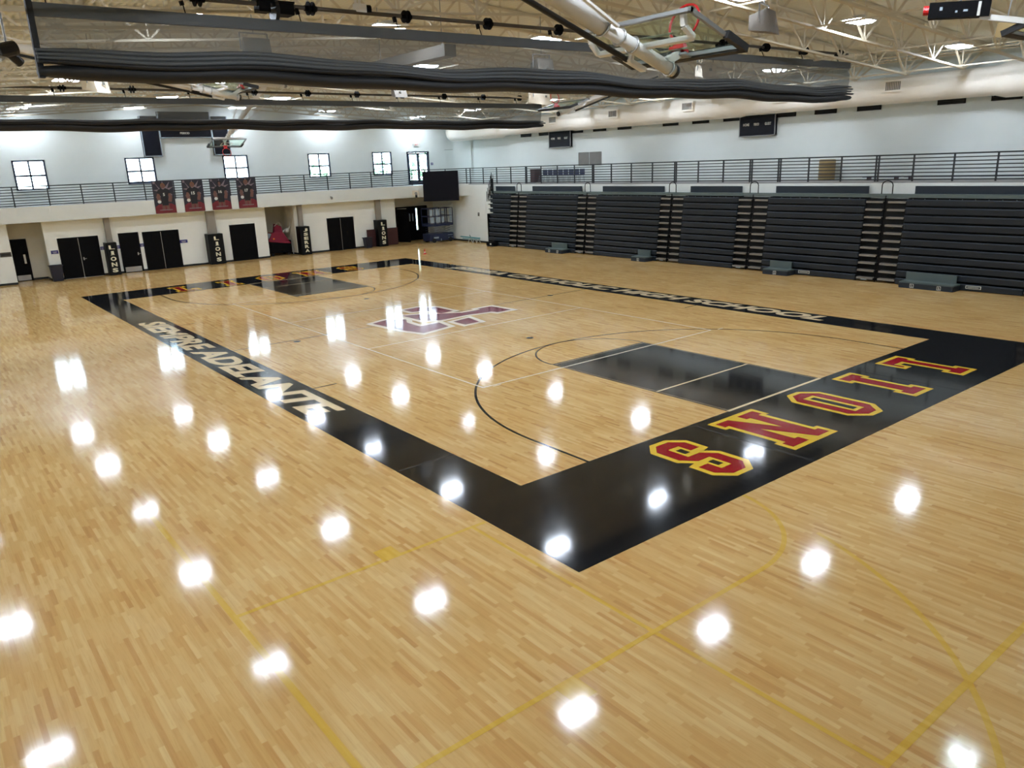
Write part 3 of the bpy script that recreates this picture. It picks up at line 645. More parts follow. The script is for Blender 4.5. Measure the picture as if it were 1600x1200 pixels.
# ------------------------------------------------------------------ items on the far wall and fascia
def build_posters():
    for i, (x, n) in enumerate(((4.57, '5'), (6.22, '15'), (7.82, '16'), (9.43, '17'))):
        k = ['volleyball player in black jersey number 5, leftmost of the four', 'volleyball player numbered 15, second of the four', 'dark-haired volleyball player numbered 16, third of the four', 'volleyball player numbered 17, rightmost of the four'][i]
        t = thing('player_poster', 'hanging poster of a %s' % k, 'poster', (x, YM-.02, 3.25), group='player posters on the balcony')
        w, h = 1.16, 1.84
        B(0, -.012, 0, w, 0, h).build('sheet', M['pbg'], t)
        def flat(nm, pl, m, d, par=t):
            MB().flat([pl], lambda u, v: (u*w, -.012-d, v*h)).build(nm, m, par)
        def ell(cx, cy, rx, ry, n_=14): return [(cx+rx*math.cos(2*PI*q/n_), cy+ry*math.sin(2*PI*q/n_)) for q in range(n_)]
        flat('printed_rays', [(.5,.62),(.12,.95),(.3,.74),(.02,.72),(.3,.66),(.1,.5),(.5,.5),(.92,.55),(.7,.68),(.98,.8),(.7,.76),(.85,.97),(.6,.8),(.5,.99),(.42,.8)], M['pglow'], .001)
        flat('printed_ground', [(0,0),(1,0),(1,.22),(.8,.3),(.2,.28),(0,.2)], M['pmar'], .0015)
        flat('printed_legs', [(.34,.08),(.47,.08),(.49,.26),(.53,.26),(.56,.08),(.69,.08),(.68,.3),(.34,.3)], M['skin'], .002)
        flat('printed_arms', [(.22,.68),(.12,.5),(.2,.34),(.36,.36),(.3,.5),(.36,.62),(.64,.62),(.72,.5),(.64,.36),(.82,.34),(.88,.5),(.78,.68)], M['skin'], .0025)
        flat('printed_jersey', [(.36,.24),(.66,.24),(.68,.5),(.72,.6),(.84,.62),(.76,.72),(.6,.77),(.5,.73),(.4,.77),(.24,.72),(.16,.62),(.28,.6),(.34,.5)], M['jersey'], .003)
        flat('printed_hair', ell(.5, .845, .115, .085), M['hair'] if i != 2 else M['jersey'], .0035)
        flat('printed_face', ell(.5, .83, .07, .065), M['skin'], .004)
        flat('printed_ball', ell(.24, .36, .09, .05), M['txt'], .0045)
        flat('printed_badge', ell(.1, .94, .06, .035), M['pglow'], .002)
        flat('printed_caption', [(.2,.09),(.82,.09),(.82,.115),(.2,.115)], M['pglow'], .003)
        text('printed_number', n, M['txt'], t, .1 if len(n) == 1 else .2, .17, lambda u, v: (w*.5-(.05 if len(n) == 1 else .1)+u, -.0165, h*.53+v), .03)
build_posters()
def on_corner(s_, off, z):
    return (CH[0]+.71334*s_-.70082*off, YM-.70082*s_-.71334*off, z)
t = thing('video_screen', 'large black video screen hung on the cut-off balcony corner', 'screen', on_corner(.78, .12, 2.92), (0, 0, math.atan2(-.70082, .71334)))
B(0, -.14, 0, 2.53, 0, 2.05).build('cabinet', M['screen'], t); B(.05, -.15, .05, 2.48, -.14, 2.0).build('display', M['screen'], t)
MB().box(.4, 0, .4, .5, .11, 1.1).box(2.0, 0, .4, 2.1, .11, 1.1).build('bracket', M['blackm'], t)
t = thing('fascia_speaker', 'small pale speaker on the balcony face left of the video screen', 'speaker', on_corner(.2, 0, 3.5), (0, 0, math.atan2(-.70082, .71334)))
MB().box(-.22, -.3, -.1, .22, -.04, .2).build('cabinet', M['speaker'], t); MB().box(-.06, -.1, -.3, .06, 0, -.08).build('bracket', M['blackm'], t); MB().tube((.05, -.32, -.0), (.05, -.3, 0), .1).build('driver', M['grey'], t)
t = thing('fascia_camera', 'small dark camera on the balcony face under the railing', 'camera', (15.6, YM, 3.58))
MB().box(-.03, -.08, .0, .03, 0, .05).build('bracket', M['black'], t); MB().lathe((0, -.14, -.12), [(.02, -.02), (.07, .02), (.08, .1), (.05, .16)], 12).build('dome', M['grille'], t)
# far scoreboard (three panels, one unit)
t = thing('far_scoreboard', 'dark U-shaped scoreboard with two side panels above the balcony', 'scoreboard', (0, YF, 0))
for nm, x0, x1, z0, z1 in (('side_panel', 4.90, 5.93, 6.47, 8.75), ('centre_panel', 5.93, 8.98, 7.5, 9.0), ('side_panel', 8.98, 10.02, 6.47, 8.75)):
    pn = B(x0, -.2, z0, x1, -.02, z1).build(nm, M['sb'], t)
    MB().box(x0, -.215, z0, x1, -.19, z0+.05).box(x0, -.215, z0, x0+.05, -.19, z1).box(x1-.05, -.215, z0, x1, -.19, z1).build('trim', M['liftp'], pn)
text('lettering', 'PERIOD', M['txt'], t, .55, .12, lambda u, v: (7.1+u, -.215, 7.72+v))
MB().box(6.9, -.22, 7.95, 8.0, -.2, 7.99).box(6.9, -.22, 7.95, 6.94, -.2, 8.12).box(7.96, -.22, 7.95, 8.0, -.2, 8.12).build('digit_frame', M['txt'], t)
# right wall scoreboards
for i, y in enumerate((28.75, 14.16)):
    t = thing('wall_scoreboard', 'dark scoreboard high on the right wall, %s' % ('the far one near the corner' if i == 0 else 'the nearer one above the railing'), 'scoreboard', (XR, y, 6.66), group='scoreboards on the right wall')
    B(-.2, -1.02, -.48, -.02, 1.02, .48).build('cabinet', M['sb'], t)
    MB().box(-.21, -1.03, -.5, -.17, 1.03, -.46).box(-.21, -1.03, -.5, -.17, -.99, .5).box(-.21, .99, -.5, -.17, 1.03, .5).build('edge_trim', M['grey'], t)
    for s, yy in (('HOME', .62), ('PERIOD', 0), ('GUEST', -.62)):
        text('lettering', s, M['txt'], t, .36 if s != 'PERIOD' else .3, .13, lambda u, v, yy=yy: (-.205, yy+.18-u, .0+v), .03)
    MB().tube((-.1, 0, .48), (-.1, 0, .62), .02).build('bracket', M['black'], t)
# grey louvred vents, tan mat, chairs, bench on the side balcony
for i, (y0, y1) in enumerate(((26.25, 27.2), (25.17, 26.2))):
    t = thing('return_grille', 'pale grey wall grille behind the railing, the %s of a pair' % ('far one' if i == 0 else 'near one'), 'vent', (XR-.005, (y0+y1)/2, 5.4), group='grey wall grilles')
    hw = (y1-y0)/2
    B(-.02, -hw, -.4, 0, hw, .4).build('panel', M['grille'], t); 
    for k in range(7): B(-.035, -hw+.05, -.36+k*.11, -.02, hw-.05, -.31+k*.11).build('louver', M['grille'], t)
t = thing('rolled_mat', 'tan rolled mat standing against the right wall behind the railing', 'mat', (26.55, 10.1, ZM))
MB().lathe((0, 0, 0), [(.33, 0), (.36, .05), (.36, .88), (.33, .93), (.12, .93)], 20).build('roll', M['tan'], t, True)
for z in (.25, .68): MB().torus((0, 0, z), (0, 0, 1), .362, .012, 20, 6).build('strap', M['brown'], t)
def chairs():
    first = None
    for i in range(8):
        y = 29.7-.5*i; lab = 'navy folding chair in the row on the side balcony, %s from the far end' % ORD[i]
        if first is None:
            t = thing('folding_chair', lab, 'chair', (26.2, y, ZM), group='navy chairs on the side balcony'); first = t
            B(-.2, -.2, .42, .2, .2, .45).build('seat', M['bluechair'], t); B(.18, -.2, .6, .21, .2, .62+.0).build('back_bar', M['grey'], t)
            B(.18, -.2, .44, .22, .2, .8).build('backrest', M['bluechair'], t)
            for sx in (-1, 1):
                for sy in (-1, 1): MB().tube((sx*.2, sy*.19, 0), (sx*.12, sy*.19, .43), .012, 6).build('leg', M['grey'], t)
        else: dup(first, (26.2, y, ZM), label=lab)
chairs()
t = thing('equipment_box', 'dark brown upright box at the far end of the chair row', 'box', (26.3, 30.55, ZM)); B(-.25, -.25, 0, .25, .25, .8).build('body', M['brown'], t); B(-.26, -.26, .8, .26, .26, .84).build('lid', M['black'], t)
for i, (y0, y1) in enumerate(((6.6, 8.2), (1.2, 6.4))):
    t = thing('low_bench', 'low dark bench on the side balcony, the %s one' % ('shorter, farther' if i == 0 else 'longer, nearer'), 'bench', (26.4, 0, ZM), group='low benches on the side balcony')
    B(-.2, y0, .12, .2, y1, .17).build('seat', M['bluechair'], t)
    for y in (y0+.2, y1-.2): B(-.15, y-.03, 0, .15, y+.03, .12).build('leg', M['brown'], t)

# ------------------------------------------------------------------ column pads
for i, (x0, x1, s) in enumerate(((1.63, 2.2, 'LIONS'), (7.3, 8.2, 'LIONS'), (13.2, 13.88, 'JSERRA'), (18.95, 19.65, 'LIONS'))):
    lab = ['black column pad with cream letters beside the tall double doors', 'wide black column pad with cream letters right of the wide doors', 'black column pad with six cream letters beside the red cart alcove', 'black column pad with cream letters in front of the maroon wall pad'][i]
    t = thing('column_pad', lab, 'pad', ((x0+x1)/2, 39.0, 0), group='lettered column pads')
    hw = (x1-x0)/2
    mb = MB().box(-hw, 0, .01, hw, .33, 1.83).box(-hw, .33, .01, (-hw+.1), .62, 1.83).box(hw-.1, .33, .01, hw, .62, 1.83)
    mb.build('cover', M['pad'], t)
    n = len(s); ph = 1.6/n; hgt = ph*.74; lw = .3 if n == 5 else .3
    ox = 0 if i in (0,) else .04
    for k, ch in enumerate(s):
        wd = .15 if ch == 'I' else lw
        text('letter', ch, M['cream'], t, wd, hgt, lambda u, v, k=k, wd=wd: (ox-wd/2+u, -.004, 1.74-(k+1)*ph+.03+v), .045)
        if ch in 'IL':
            B(ox-.11, -.004, 1.74-(k+1)*ph+.03, ox+.11, -.003, 1.74-(k+1)*ph+.06).build('letter', M['cream'], t)

# ------------------------------------------------------------------ things along the far wall
def bin_(x, y, lab, hw, h):
    t = thing('trash_bin', lab, 'bin', (x, y, 0), group='trash bins')
    MB().add([(-hw*.8,-hw*.7,0),(hw*.8,-hw*.7,0),(hw*.8,hw*.7,0),(-hw*.8,hw*.7,0),(-hw,-hw*.85,h),(hw,-hw*.85,h),(hw,hw*.85,h),(-hw,hw*.85,h)], [(0,3,2,1),(0,1,5,4),(1,2,6,5),(2,3,7,6),(3,0,4,7)]).build('body', M['bin'], t)
    MB().box(-hw-.03, -hw*.85-.03, h-.05, hw+.03, -hw*.85, h).box(-hw-.03, hw*.85, h-.05, hw+.03, hw*.85+.03, h).box(-hw-.03, -hw*.85, h-.05, -hw, hw*.85, h).box(hw, -hw*.85, h-.05, hw+.03, hw*.85, h).build('rim', M['bin'], t)
bin_(-.98, 39.25, 'navy trash bin left of the tall double doors', .3, .86)
bin_(18.15, 39.2, 'dark trash bin at the left end of the maroon wall pad', .26, .72)
t = thing('maroon_wall_pad', 'maroon folded pad standing along the wall behind a column pad', 'pad', (0, 39.52, 0))
for k in range(2): B(18.32+k*1.22, -.06, .02, 18.32+(k+1)*1.22-.02, .06, 1.2).build('panel', M['brown'], t)
# cart with red cover in the middle alcove
t = thing('covered_cart', 'dark cart piled under a red cover in the middle alcove', 'cart', (12.25, 40.6, 0))
B(-.75, -.45, .18, .75, .55, .95).build('body', M['black'], t)
MB().add([(-.75,-.46,.95),(.72,-.46,.72),(.72,.5,.72),(-.75,.5,.95),(-.45,-.42,1.5),(.3,-.42,1.45),(.3,.4,1.45),(-.45,.4,1.5)], [(0,1,5,4),(1,2,6,5),(2,3,7,6),(3,0,4,7),(4,5,6,7),(0,3,2,1)]).build('red_cover', M['maroon'], t)
MB().add([(-.2,-.2,1.45),(.35,-.2,1.45),(.35,.2,1.45),(-.2,.2,1.45),(-.1,-.15,2.05),(.3,-.15,1.85),(.3,.15,1.85),(-.1,.15,2.05)], [(0,1,5,4),(1,2,6,5),(2,3,7,6),(3,0,4,7),(4,5,6,7)]).build('red_bundle', M['maroon'], t)
MB().path([(.35,-.2,1.5),(.6,-.25,1.7),(.75,-.25,1.65),(.9,-.25,1.9),(.85,-.25,2.1)], .035, 6).build('white_arm', M['txt'], t)
MB().path([(-.2,-.22,1.9),(.1,-.24,2.15),(.3,-.22,1.9)], .02, 6).build('white_trim', M['txt'], t)
MB().lathe((.6,-.3,1.42), [(.02,0),(.12,.08),(.12,.2),(.02,.26)], 10).build('white_knob', M['txt'], t)
MB().box(-.72,-.3,1.15,-.3,.3,1.45).build('white_box', M['liftp'], t)
MB().lathe((-.42,-.47,1.12), [(.05,-.05),(.07,0),(.05,.05)], 10).build('orange_reflector', M['orange'], t)
for x in (-.55, .55):
    for y in (-.35, .45): MB().tube((x-.0, y-.03, .09), (x, y+.03, .09), .09, 12).build('wheel', M['rubber'], t)
MB().tube((.82,-.5,.02),(.78,-.45,.75),.025,6).build('prop', M['chrome'], t)
MB().lathe((.82,-.5,0), [(.1,0),(.1,.04)], 8).build('prop_foot', M['rubber'], t)
# scissor lift in the right alcove
def lift():
    t = thing('scissor_lift', 'blue scissor lift with pale rail panels by the exit doors', 'lift', (23.45, 38.35, 0))
    L, Wd = 1.0, .5
    B(-L, -Wd, .12, L, Wd, .62).build('chassis', M['lift'], t)
    for x in (-.7, .7):
        for y in (-Wd-.02, Wd+.02): MB().tube((x, y-.05, .16), (x, y+.05, .16), .16, 16).build('wheel', M['rubber'], t)
    for s in (-1, 1):
        for k in range(3): MB().bar((-L+.15, s*.3, .68+k*.16), (L-.15, s*.3, .80+k*.16), .05, .03).build('scissor_arm', M['lift'], t)
    B(-L-.02, -Wd-.02, 1.16, L+.02, Wd+.02, 1.28).build('platform', M['lift'], t)
    rl = MB()
    for z in (1.32, 1.85, 2.4):
        for y in (-Wd, Wd): rl.bar((-L, y, z), (L, y, z), .045)
        for x in (-L, L): rl.bar((x, -Wd, z), (x, Wd, z), .045)
    rl.build('guard_rail', M['lift'], t)
    for x in (-L, -.5, 0, .5, L):
        for y in (-Wd, Wd): MB().bar((x, y, 1.28), (x, y, 2.4), .045).build('rail_post', M['lift'], t)
    for a, b, c, d in ((-.94,-.72,1.9,2.34),(-.62,-.54,1.9,2.34),(-.44,-.1,1.9,2.34),(.06,.3,2.05,2.2),(.72,.94,1.9,2.34),(-.9,-.6,1.4,1.8),(-.42,-.06,1.4,1.8),(.06,.26,1.4,1.8),(.72,.94,1.4,1.8)):
        B(a, -Wd-.01, c, b, -Wd+.01, d).build('pale_panel', M['liftp'], t)
    for k in range(5): B(.5, -Wd-.06, .28+k*.19, .92, -Wd-.02, .3+k*.19).build('ladder_step', M['liftp'], t)
    MB().box(-.7, -Wd-.03, .3, -.3, -Wd, .4).box(-.1, -Wd-.03, .1, -.05, -Wd, .25).build('decal', M['liftp'], t)
lift()
t = thing('low_teal_bar', 'low teal bar on pale legs along the white side wall', 'stand', (24.45, 35.7, 0))
MB().bar((0, -1.1, .34), (0, 1.2, .36), .09, .07).build('bar', M['teal'], t); MB().bar((.08, -1.0, .22), (.08, 1.1, .22), .05).build('lower_bar', M['teal'], t)
for y in (-.9, -.45, .1): MB().bar((-.15, y, 0), (0, y, .34), .03).bar((.2, y, 0), (0, y, .34), .03).build('leg', M['txt'], t)
MB().bar((0, 0, .36), (0, .1, .52), .03).build('stem', M['black'], t)
t = thing('red_marker', 'small red marker cone on the floor beyond the far court corner', 'cone', (18.42, 32.25, 0)); MB().lathe((0,0,0), [(.13,0),(.13,.02),(.07,.03),(.025,.3),(.01,.31)], 14).build('cone', M['red'], t); MB().lathe((0,0,0), [(.062,.09),(.046,.17)], 14).build('white_band', M['txt'], t)
t = thing('wall_control_box', 'small dark control on the white side wall above the teal bar', 'box', (XM, 35.1, 1.95)); B(-.06, -.07, -.12, 0, .07, .12).build('body', M['grille'], t); B(-.07, -.04, -.1, -.06, .04, -.02).build('button', M['black'], t)

# ------------------------------------------------------------------ bleachers
def build_bleachers():
    AIS = [(30.77, 29.12), (24.42, 22.85), (18.1, 16.55), (13.26, 11.6), (7.0, 5.3), (.68, -.9)]
    SEC = [(32.95, 30.77), (29.12, 24.42), (22.85, 18.1), (16.55, 13.26), (11.6, 7.0), (5.3, .68), (-.9, -8.5)]
    NR = 11; H = .31; XB = 24.03
    def xr(k): return XB+.03*k
    desc = ['short far end', 'second from the far end', 'third from the far end', 'fourth from the far end', 'fifth from the far end', 'sixth from the far end', 'nearest, cut by the frame']
    board_m = {}
    for i, (y1, y0) in enumerate(SEC):
        t = thing('bleacher_section', 'folded dark slate bleacher section along the right wall, %s' % desc[i], 'bleacher', (0, 0, 0), group='folded bleacher sections')
        L = y1-y0
        bm_ = MB().add([(0,0,0),(.06,0,0),(.06,L,0),(0,L,0),(-.03,0,.20),(.10,0,.235),(.10,L,.235),(-.03,L,.20),(-.012,0,.235),(-.012,L,.235)], [(0,3,2,1),(0,4,7,3),(4,8,9,7),(8,5,6,9),(1,2,6,5),(0,1,5,8,4),(3,7,9,6,2)]).mesh('seat_row', M['bleach'])
        for k in range(NR): share('seat_row', bm_, t, (xr(k), y0, .02+k*H))
        n_sup = max(2, int(L/1.5))
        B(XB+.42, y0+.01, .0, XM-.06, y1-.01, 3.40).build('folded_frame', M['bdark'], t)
        B(xr(11)+.0, y0+.0, 3.42, xr(11)+.34, y1, 3.56).build('top_deck', M['bgreen'], t)
        B(xr(11)+.34, y0+.12, 3.5, xr(11)+.44, y1-.12, 3.86).build('top_backrest', M['bleach'], t)
        for q in range(int(L/.46)):
            yy = y0+.23+q*.46
            B(xr(10)-.028, yy-.012, 3.36, xr(10)-.02, yy+.012, 3.385).build('seat_number', M['liftp'], t)
        if i < 6:
            a1, a0 = AIS[i]; Lh = (a1-a0)/2
            tm = MB().box(0, 0, 0, .26, Lh-.14, .03).box(0, 0, -.05, .02, Lh-.14, 0).mesh('aisle_step', M['tread'])
            for k in range(NR):
                for s in (0, 1):
                    share('aisle_step', tm, t, (xr(k)-.02, a0+.03+s*(Lh+.06), .02+k*H+.13))
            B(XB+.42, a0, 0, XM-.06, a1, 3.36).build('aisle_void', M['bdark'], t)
            B(xr(11), a0, 3.42, xr(11)+.34, a1, 3.56).build('aisle_deck', M['bgreen'], t)
            ym = (a0+a1)/2
            MB().tube((XB-.03, ym, .02), (xr(11)-.03, ym, 3.5), .025, 8).build('aisle_pole', M['black'], t)
            hp = [(xr(11)+.02, ym-.22, 3.5), (xr(11)+.02, ym-.22, 3.9)]+[(xr(11)+.02, ym-.22*math.cos(PI*q/8), 3.9+.18*math.sin(PI*q/8)) for q in range(1, 8)]+[(xr(11)+.02, ym+.22, 3.9), (xr(11)+.02, ym+.22, 3.5)]
            MB().path(hp, .022, 6).build('aisle_hoop', M['black'], t)
            for k in range(1, NR, 2):
                MB().path([(xr(k)-.08, ym, .2+k*H), (xr(k)-.14, ym+.07, .3+k*H), (xr(k)-.05, ym+.16, .36+k*H)], .012, 5).build('folded_handrail', M['black'], t)
            B(XB-.01, a1-.5, .06, XB+.0, a1-.25, .12).build('maker_plate', M['liftp'], t)
        if i == 0:
            for k in range(6):
                x = XB+.05+k*.12; z0 = .3+k*.5
                for yy in (33.05+.04*k,):
                    mb = MB().bar((x, yy, 2.9+.12*k), (x, yy, 3.55+.24*k), .03).bar((x+.12, yy, 2.9), (x+.12, yy, 3.4+.24*k), .03)
                    mb.build('end_guard', M['black'], t)
            for k in range(9):
                yy = 32.4+.09*k; MB().bar((XB+.1+.05*k, yy, 3.4), (XB+.1+.05*k, yy, 4.35+(.25 if k > 4 else 0)), .025).build('guard_bar', M['black'], t)
            for z in (4.35, 4.05, 3.75): MB().bar((XB+.1, 32.4, z), (XB+.5, 33.15, z), .025).build('guard_rail', M['black'], t)
            B(XB+.05, 32.97, 0, XM-.1, 33.1, 2.1).build('end_panel', M['black'], t)
            for k in range(10): B(XB+.1, 32.955, .2+k*.31, XB+.6, 32.99, .26+k*.31).build('end_bracket', M['grille'], t)
build_bleachers()
def platforms():
    for i, (y1, y0, k, n) in enumerate(((26.4, 24.9, 'farthest, left of the second aisle', 2), (19.3, 18.3, 'small, left of the third aisle', 1), (11.1, 9.85, 'beside the fourth aisle', 1), (4.85, 2.8, 'widest and nearest', 2))):
        t = thing('accessible_platform', 'low grey-green wheelchair seating platform at the bleacher foot, %s' % k, 'platform', (0, 0, 0), group='wheelchair platforms')
        B(23.42, y0, .20, 24.0, y1, .25).build('deck', M['bgreen'], t)
        f = B(23.4, y0, .0, 23.46, y1, .2).build('front_board', M['bleach'], t)
        B(23.46, y0, 0, 23.98, y0+.04, .2).build('side_board', M['bleach'], t); B(23.46, y1-.04, 0, 23.98, y1, .2).build('side_board', M['bleach'], t)
        B(23.92, y0+.12, .25, 23.985, y1-.02, .56).build('back_board', M['bgreen'], t)
        for q in range(n):
            yc = y0+(y1-y0)*(q+.5)/n
            s = B(23.39, yc-.075, .03, 23.4, yc+.075, .18).build('wheelchair_sign', M['txt'], t)
            def P3(u, v): return (23.388, yc-u, .105+v)
            mb = MB().flat([[(-.06,-.06),(.06,-.06),(.06,.06),(-.06,.06)]], P3).build('sign_ground', M['bleach'], s)
            mb = MB()
            for (a, b, c, d) in ((-.025,.035,-.005,.055),(-.02,-.005,-.005,.03),(-.02,-.01,.025,.0),(.015,-.04,.03,-.005)): mb.flat([[(a,b),(c,b),(c,d),(a,d)]], lambda u, v: (23.386, yc-u, .105+v))
            ring = [(.03*math.cos(2*PI*j/12)-.005, .03*math.sin(2*PI*j/12)-.022) for j in range(12)]; rin = [(.02*math.cos(2*PI*j/12)-.005, .02*math.sin(2*PI*j/12)-.022) for j in range(12)]
            mb.flat([ring, rin[::-1]], lambda u, v: (23.385, yc-u, .105+v)); mb.build('wheelchair_symbol', M['txt'], s)
        if i >= 2:
            p = B(23.99, y0-.75, .1, 24.0, y0-.2, .22).build('name_plate', M['txt'], t); B(23.985, y0-.72, .12, 23.99, y0-.23, .2).build('plate_ground', M['bleach'], p)
            B(23.98, y0-.68, .15, 23.985, y0-.27, .17).build('plate_lettering', M['txt'], p)
platforms()
t = thing('small_step_box', 'small dark step box at the far foot of the bleachers', 'box', (23.75, 32.2, 0)); B(-.25, -.35, .05, .2, .35, .3).build('body', M['black'], t); B(-.26, -.2, .12, -.25, -.05, .22).build('label_plate', M['txt'], t); B(-.24, -.3, 0, .18, .3, .05).build('base', M['rubber'], t)

# ------------------------------------------------------------------ basketball hoops (built hanging, then folded)
def hoop(label, pivot, fold, heading, Lm=7.1, shot=False):
    t = thing('basketball_hoop', label, 'basketball hoop', pivot, (0, -fold, heading), 'ceiling-hung basketball hoops')
    MB().tube((0, -1.1, 0), (0, 1.1, 0), .06, 12).build('pivot_beam', M['white'], t, True)
    rise = zroof(pivot[0])-pivot[2]; uz = Vector((math.sin(fold), 0, math.cos(fold)))
    for y in (-1.0, 1.0):
        B(-.06, y-.06, -.08, .06, y+.06, .08).build('pivot_clamp', M['grey'], t)
        MB().tube((0, y, 0), Vector((0, y, 0))+uz*rise, .03, 8).build('hanger_pipe', M['white'], t)
    k = Lm-1.37
    MB().tube((0, 0, 0), (0, 0, -k), .112, 24).build('upper_mast', M['white'], t, True)
    MB().tube((0, 0, -k+.1), (0, 0, -Lm+.05), .084, 24).build('lower_mast', M['white'], t, True)
    MB().tube((0, 0, -Lm+.05), (0, 0, -Lm), .09, 24).build('end_cap', M['rubber'], t, True)
    for z, r in ((-k+.02, .12), (-k-.28, .10), (-k-.52, .10), (-Lm+.12, .09)):
        MB().torus((0, 0, z), (0, 0, 1), r, .014, 24, 6).build('collar', M['chrome'], t, True)
    zb, zt = -Lm-.11, -Lm-.11+1.07
    X = .25; hw = .915
    B(X, -hw+.04, zb+.04, X+.012, hw-.04, zt-.04).build('glass_board', M['glassb'], t)
    for q in ((-hw, zb, hw, zb+.045), (-hw, zt-.045, hw, zt), (-hw, zb, -hw+.045, zt), (hw-.045, zb, hw, zt)):
        B(X-.03, q[0], q[1], X+.02, q[2], q[3]).build('board_frame', M['grey'], t)
    sq = MB(); z0 = zb+.16
    for q in ((-.305, z0, .305, z0+.05), (-.305, z0+.41, .305, z0+.46), (-.305, z0, -.255, z0+.46), (.255, z0, .305, z0+.46)): sq.box(X+.012, q[0], q[1], X+.014, q[2], q[3])
    sq.build('target_square', M['txt'], t)
    pd = MB().box(X-.05, -hw-.02, zb-.05, X+.04, hw+.02, zb+.03).box(X-.05, -hw-.04, zb-.05, X+.04, -hw+.03, zb+.38).box(X-.05, hw-.03, zb-.05, X+.04, hw+.04, zb+.38)
    pd.build('board_padding', M['rubber'], t)
    rz = zb+.15
    B(X+.012, -.1, rz-.1, X+.05, .1, rz+.06).build('rim_plate', M['red'], t)
    MB().add([(X+.05,-.09,rz-.09),(X+.05,.09,rz-.09),(X+.05,.09,rz+.02),(X+.05,-.09,rz+.02),(X+.17,-.06,rz-.02),(X+.17,.06,rz-.02),(X+.17,.06,rz+.01),(X+.17,-.06,rz+.01)], [(0,1,5,4),(1,2,6,5),(2,3,7,6),(3,0,4,7),(4,5,6,7)]).build('rim_bracket', M['red'], t)
    MB().torus((X+.38, 0, rz), (0, 0, 1), .229, .016, 36, 8).build('rim', M['red'], t, True)
    # board supports: cross bar with two stubs, lower stub
    zc = zt-.3
    MB().bar((.06, -.78, zc), (.06, .78, zc), .06).build('cross_bar', M['white'], t)
    for y in (-.78, .78): MB().bar((.06, y, zc), (.12, y*.98, zt-.12), .06).bar((.12, y*.98, zt-.12), (X-.02, y*.98, zt-.06), .06).build('board_stub', M['white'], t)
    MB().bar((.06, 0, -Lm+.2), (X-.02, 0, zb+.12), .09).build('lower_stub', M['white'], t); B(X-.05, -.16, zb+.04, X-.02, .16, zb+.16).build('stub_plate', M['grey'], t)
    # braces
    for s in (-1, 1): MB().bar((.02, s*1.0, -.05), (.03, s*.13, -k-.1), .05, .03).build('side_brace', M['white'], t)
    MB().tube((-.17, .14, -1.2), (-.12, .14, -k-.62), .035, 10).build('fold_tube', M['rubber'], t, True); MB().bar((-.12, .14, -k-.6), (-.12, .14, -k-.95), .09, .05).build('fold_lug', M['white'], t)
    MB().bar((-.0, .12, -k-.66), (-.13, .13, -k-.68), .05).build('lug_bracket', M['white'], t)
    if shot:
        B(X-.28, -1.05, zt+.1, X-.12, -.2, zt+.45).build('shot_clock', M['black'], t)
    return t
hoop('white basketball hoop folded up with red rim, nearest, above the near floor', (-5.9, -2.53, 8.75), math.radians(70.7), 0)
hoop('white basketball hoop mast with black end cap, under the near curtain', (-5.85, 13.9, 8.85), math.radians(78.6), 0)
hoop('basketball hoop folded against the right side, red rim in front of the duct', (20.7, 14.4, 9.2), math.radians(73), PI)
hoop('far basketball hoop folded up with glass board below the far scoreboard', (7.62, 28.1, 9.3), math.radians(-71.5), -PI/2)
hoop('near end basketball hoop cut by the right edge of the frame, dark padding showing', (7.3, -11.2, 9.14), math.radians(70.7), PI/2)
SHOT = (6.1, -3.72, 7.37)
t = thing('shot_clock', 'black shot clock box with a red lamp at the top of the frame', 'clock', SHOT, (0, .06, -1.19))
B(-.42, -.1, -.11, .42, .1, .12).build('cabinet', M['black'], t); MB().tube((-.5, 0, .02), (-.42, 0, .02), .07, 12).build('red_lamp', M['red'], t)
[B(*q).build('print_mark', M['liftp'], t) for q in ((-.27, -.105, -.0, -.23, -.1, .05), (-.05, -.105, -.04, -.02, -.1, -.01), (.06, -.105, -.03, .12, -.1, .0))]; MB().tube((0, 0, .12), (0, 0, 2.9), .015, 6).build('hanger_rod', M['grey'], t); MB().bar((.3,0,-.1),(1.0,-.05,-.22),.1,.08).build('mount_arm', M['white'], t); B(.25, -.11, -.1, .29, -.1, .1).build('strap', M['txt'], t)

t = thing('hanging_board', 'flat tan panel hanging under the roof at the right edge below the white arm', 'panel', (11.4, -2.6, 7.6), (.1, .1, -1.1))
B(-.35, -.02, -.14, .9, .02, .14).build('board', M['tan'], t)
for x in (-.2, .6): MB().tube((x, 0, .14), (x, 0, 2.6), .012, 6).build('hanger_rod', M['grey'], t)

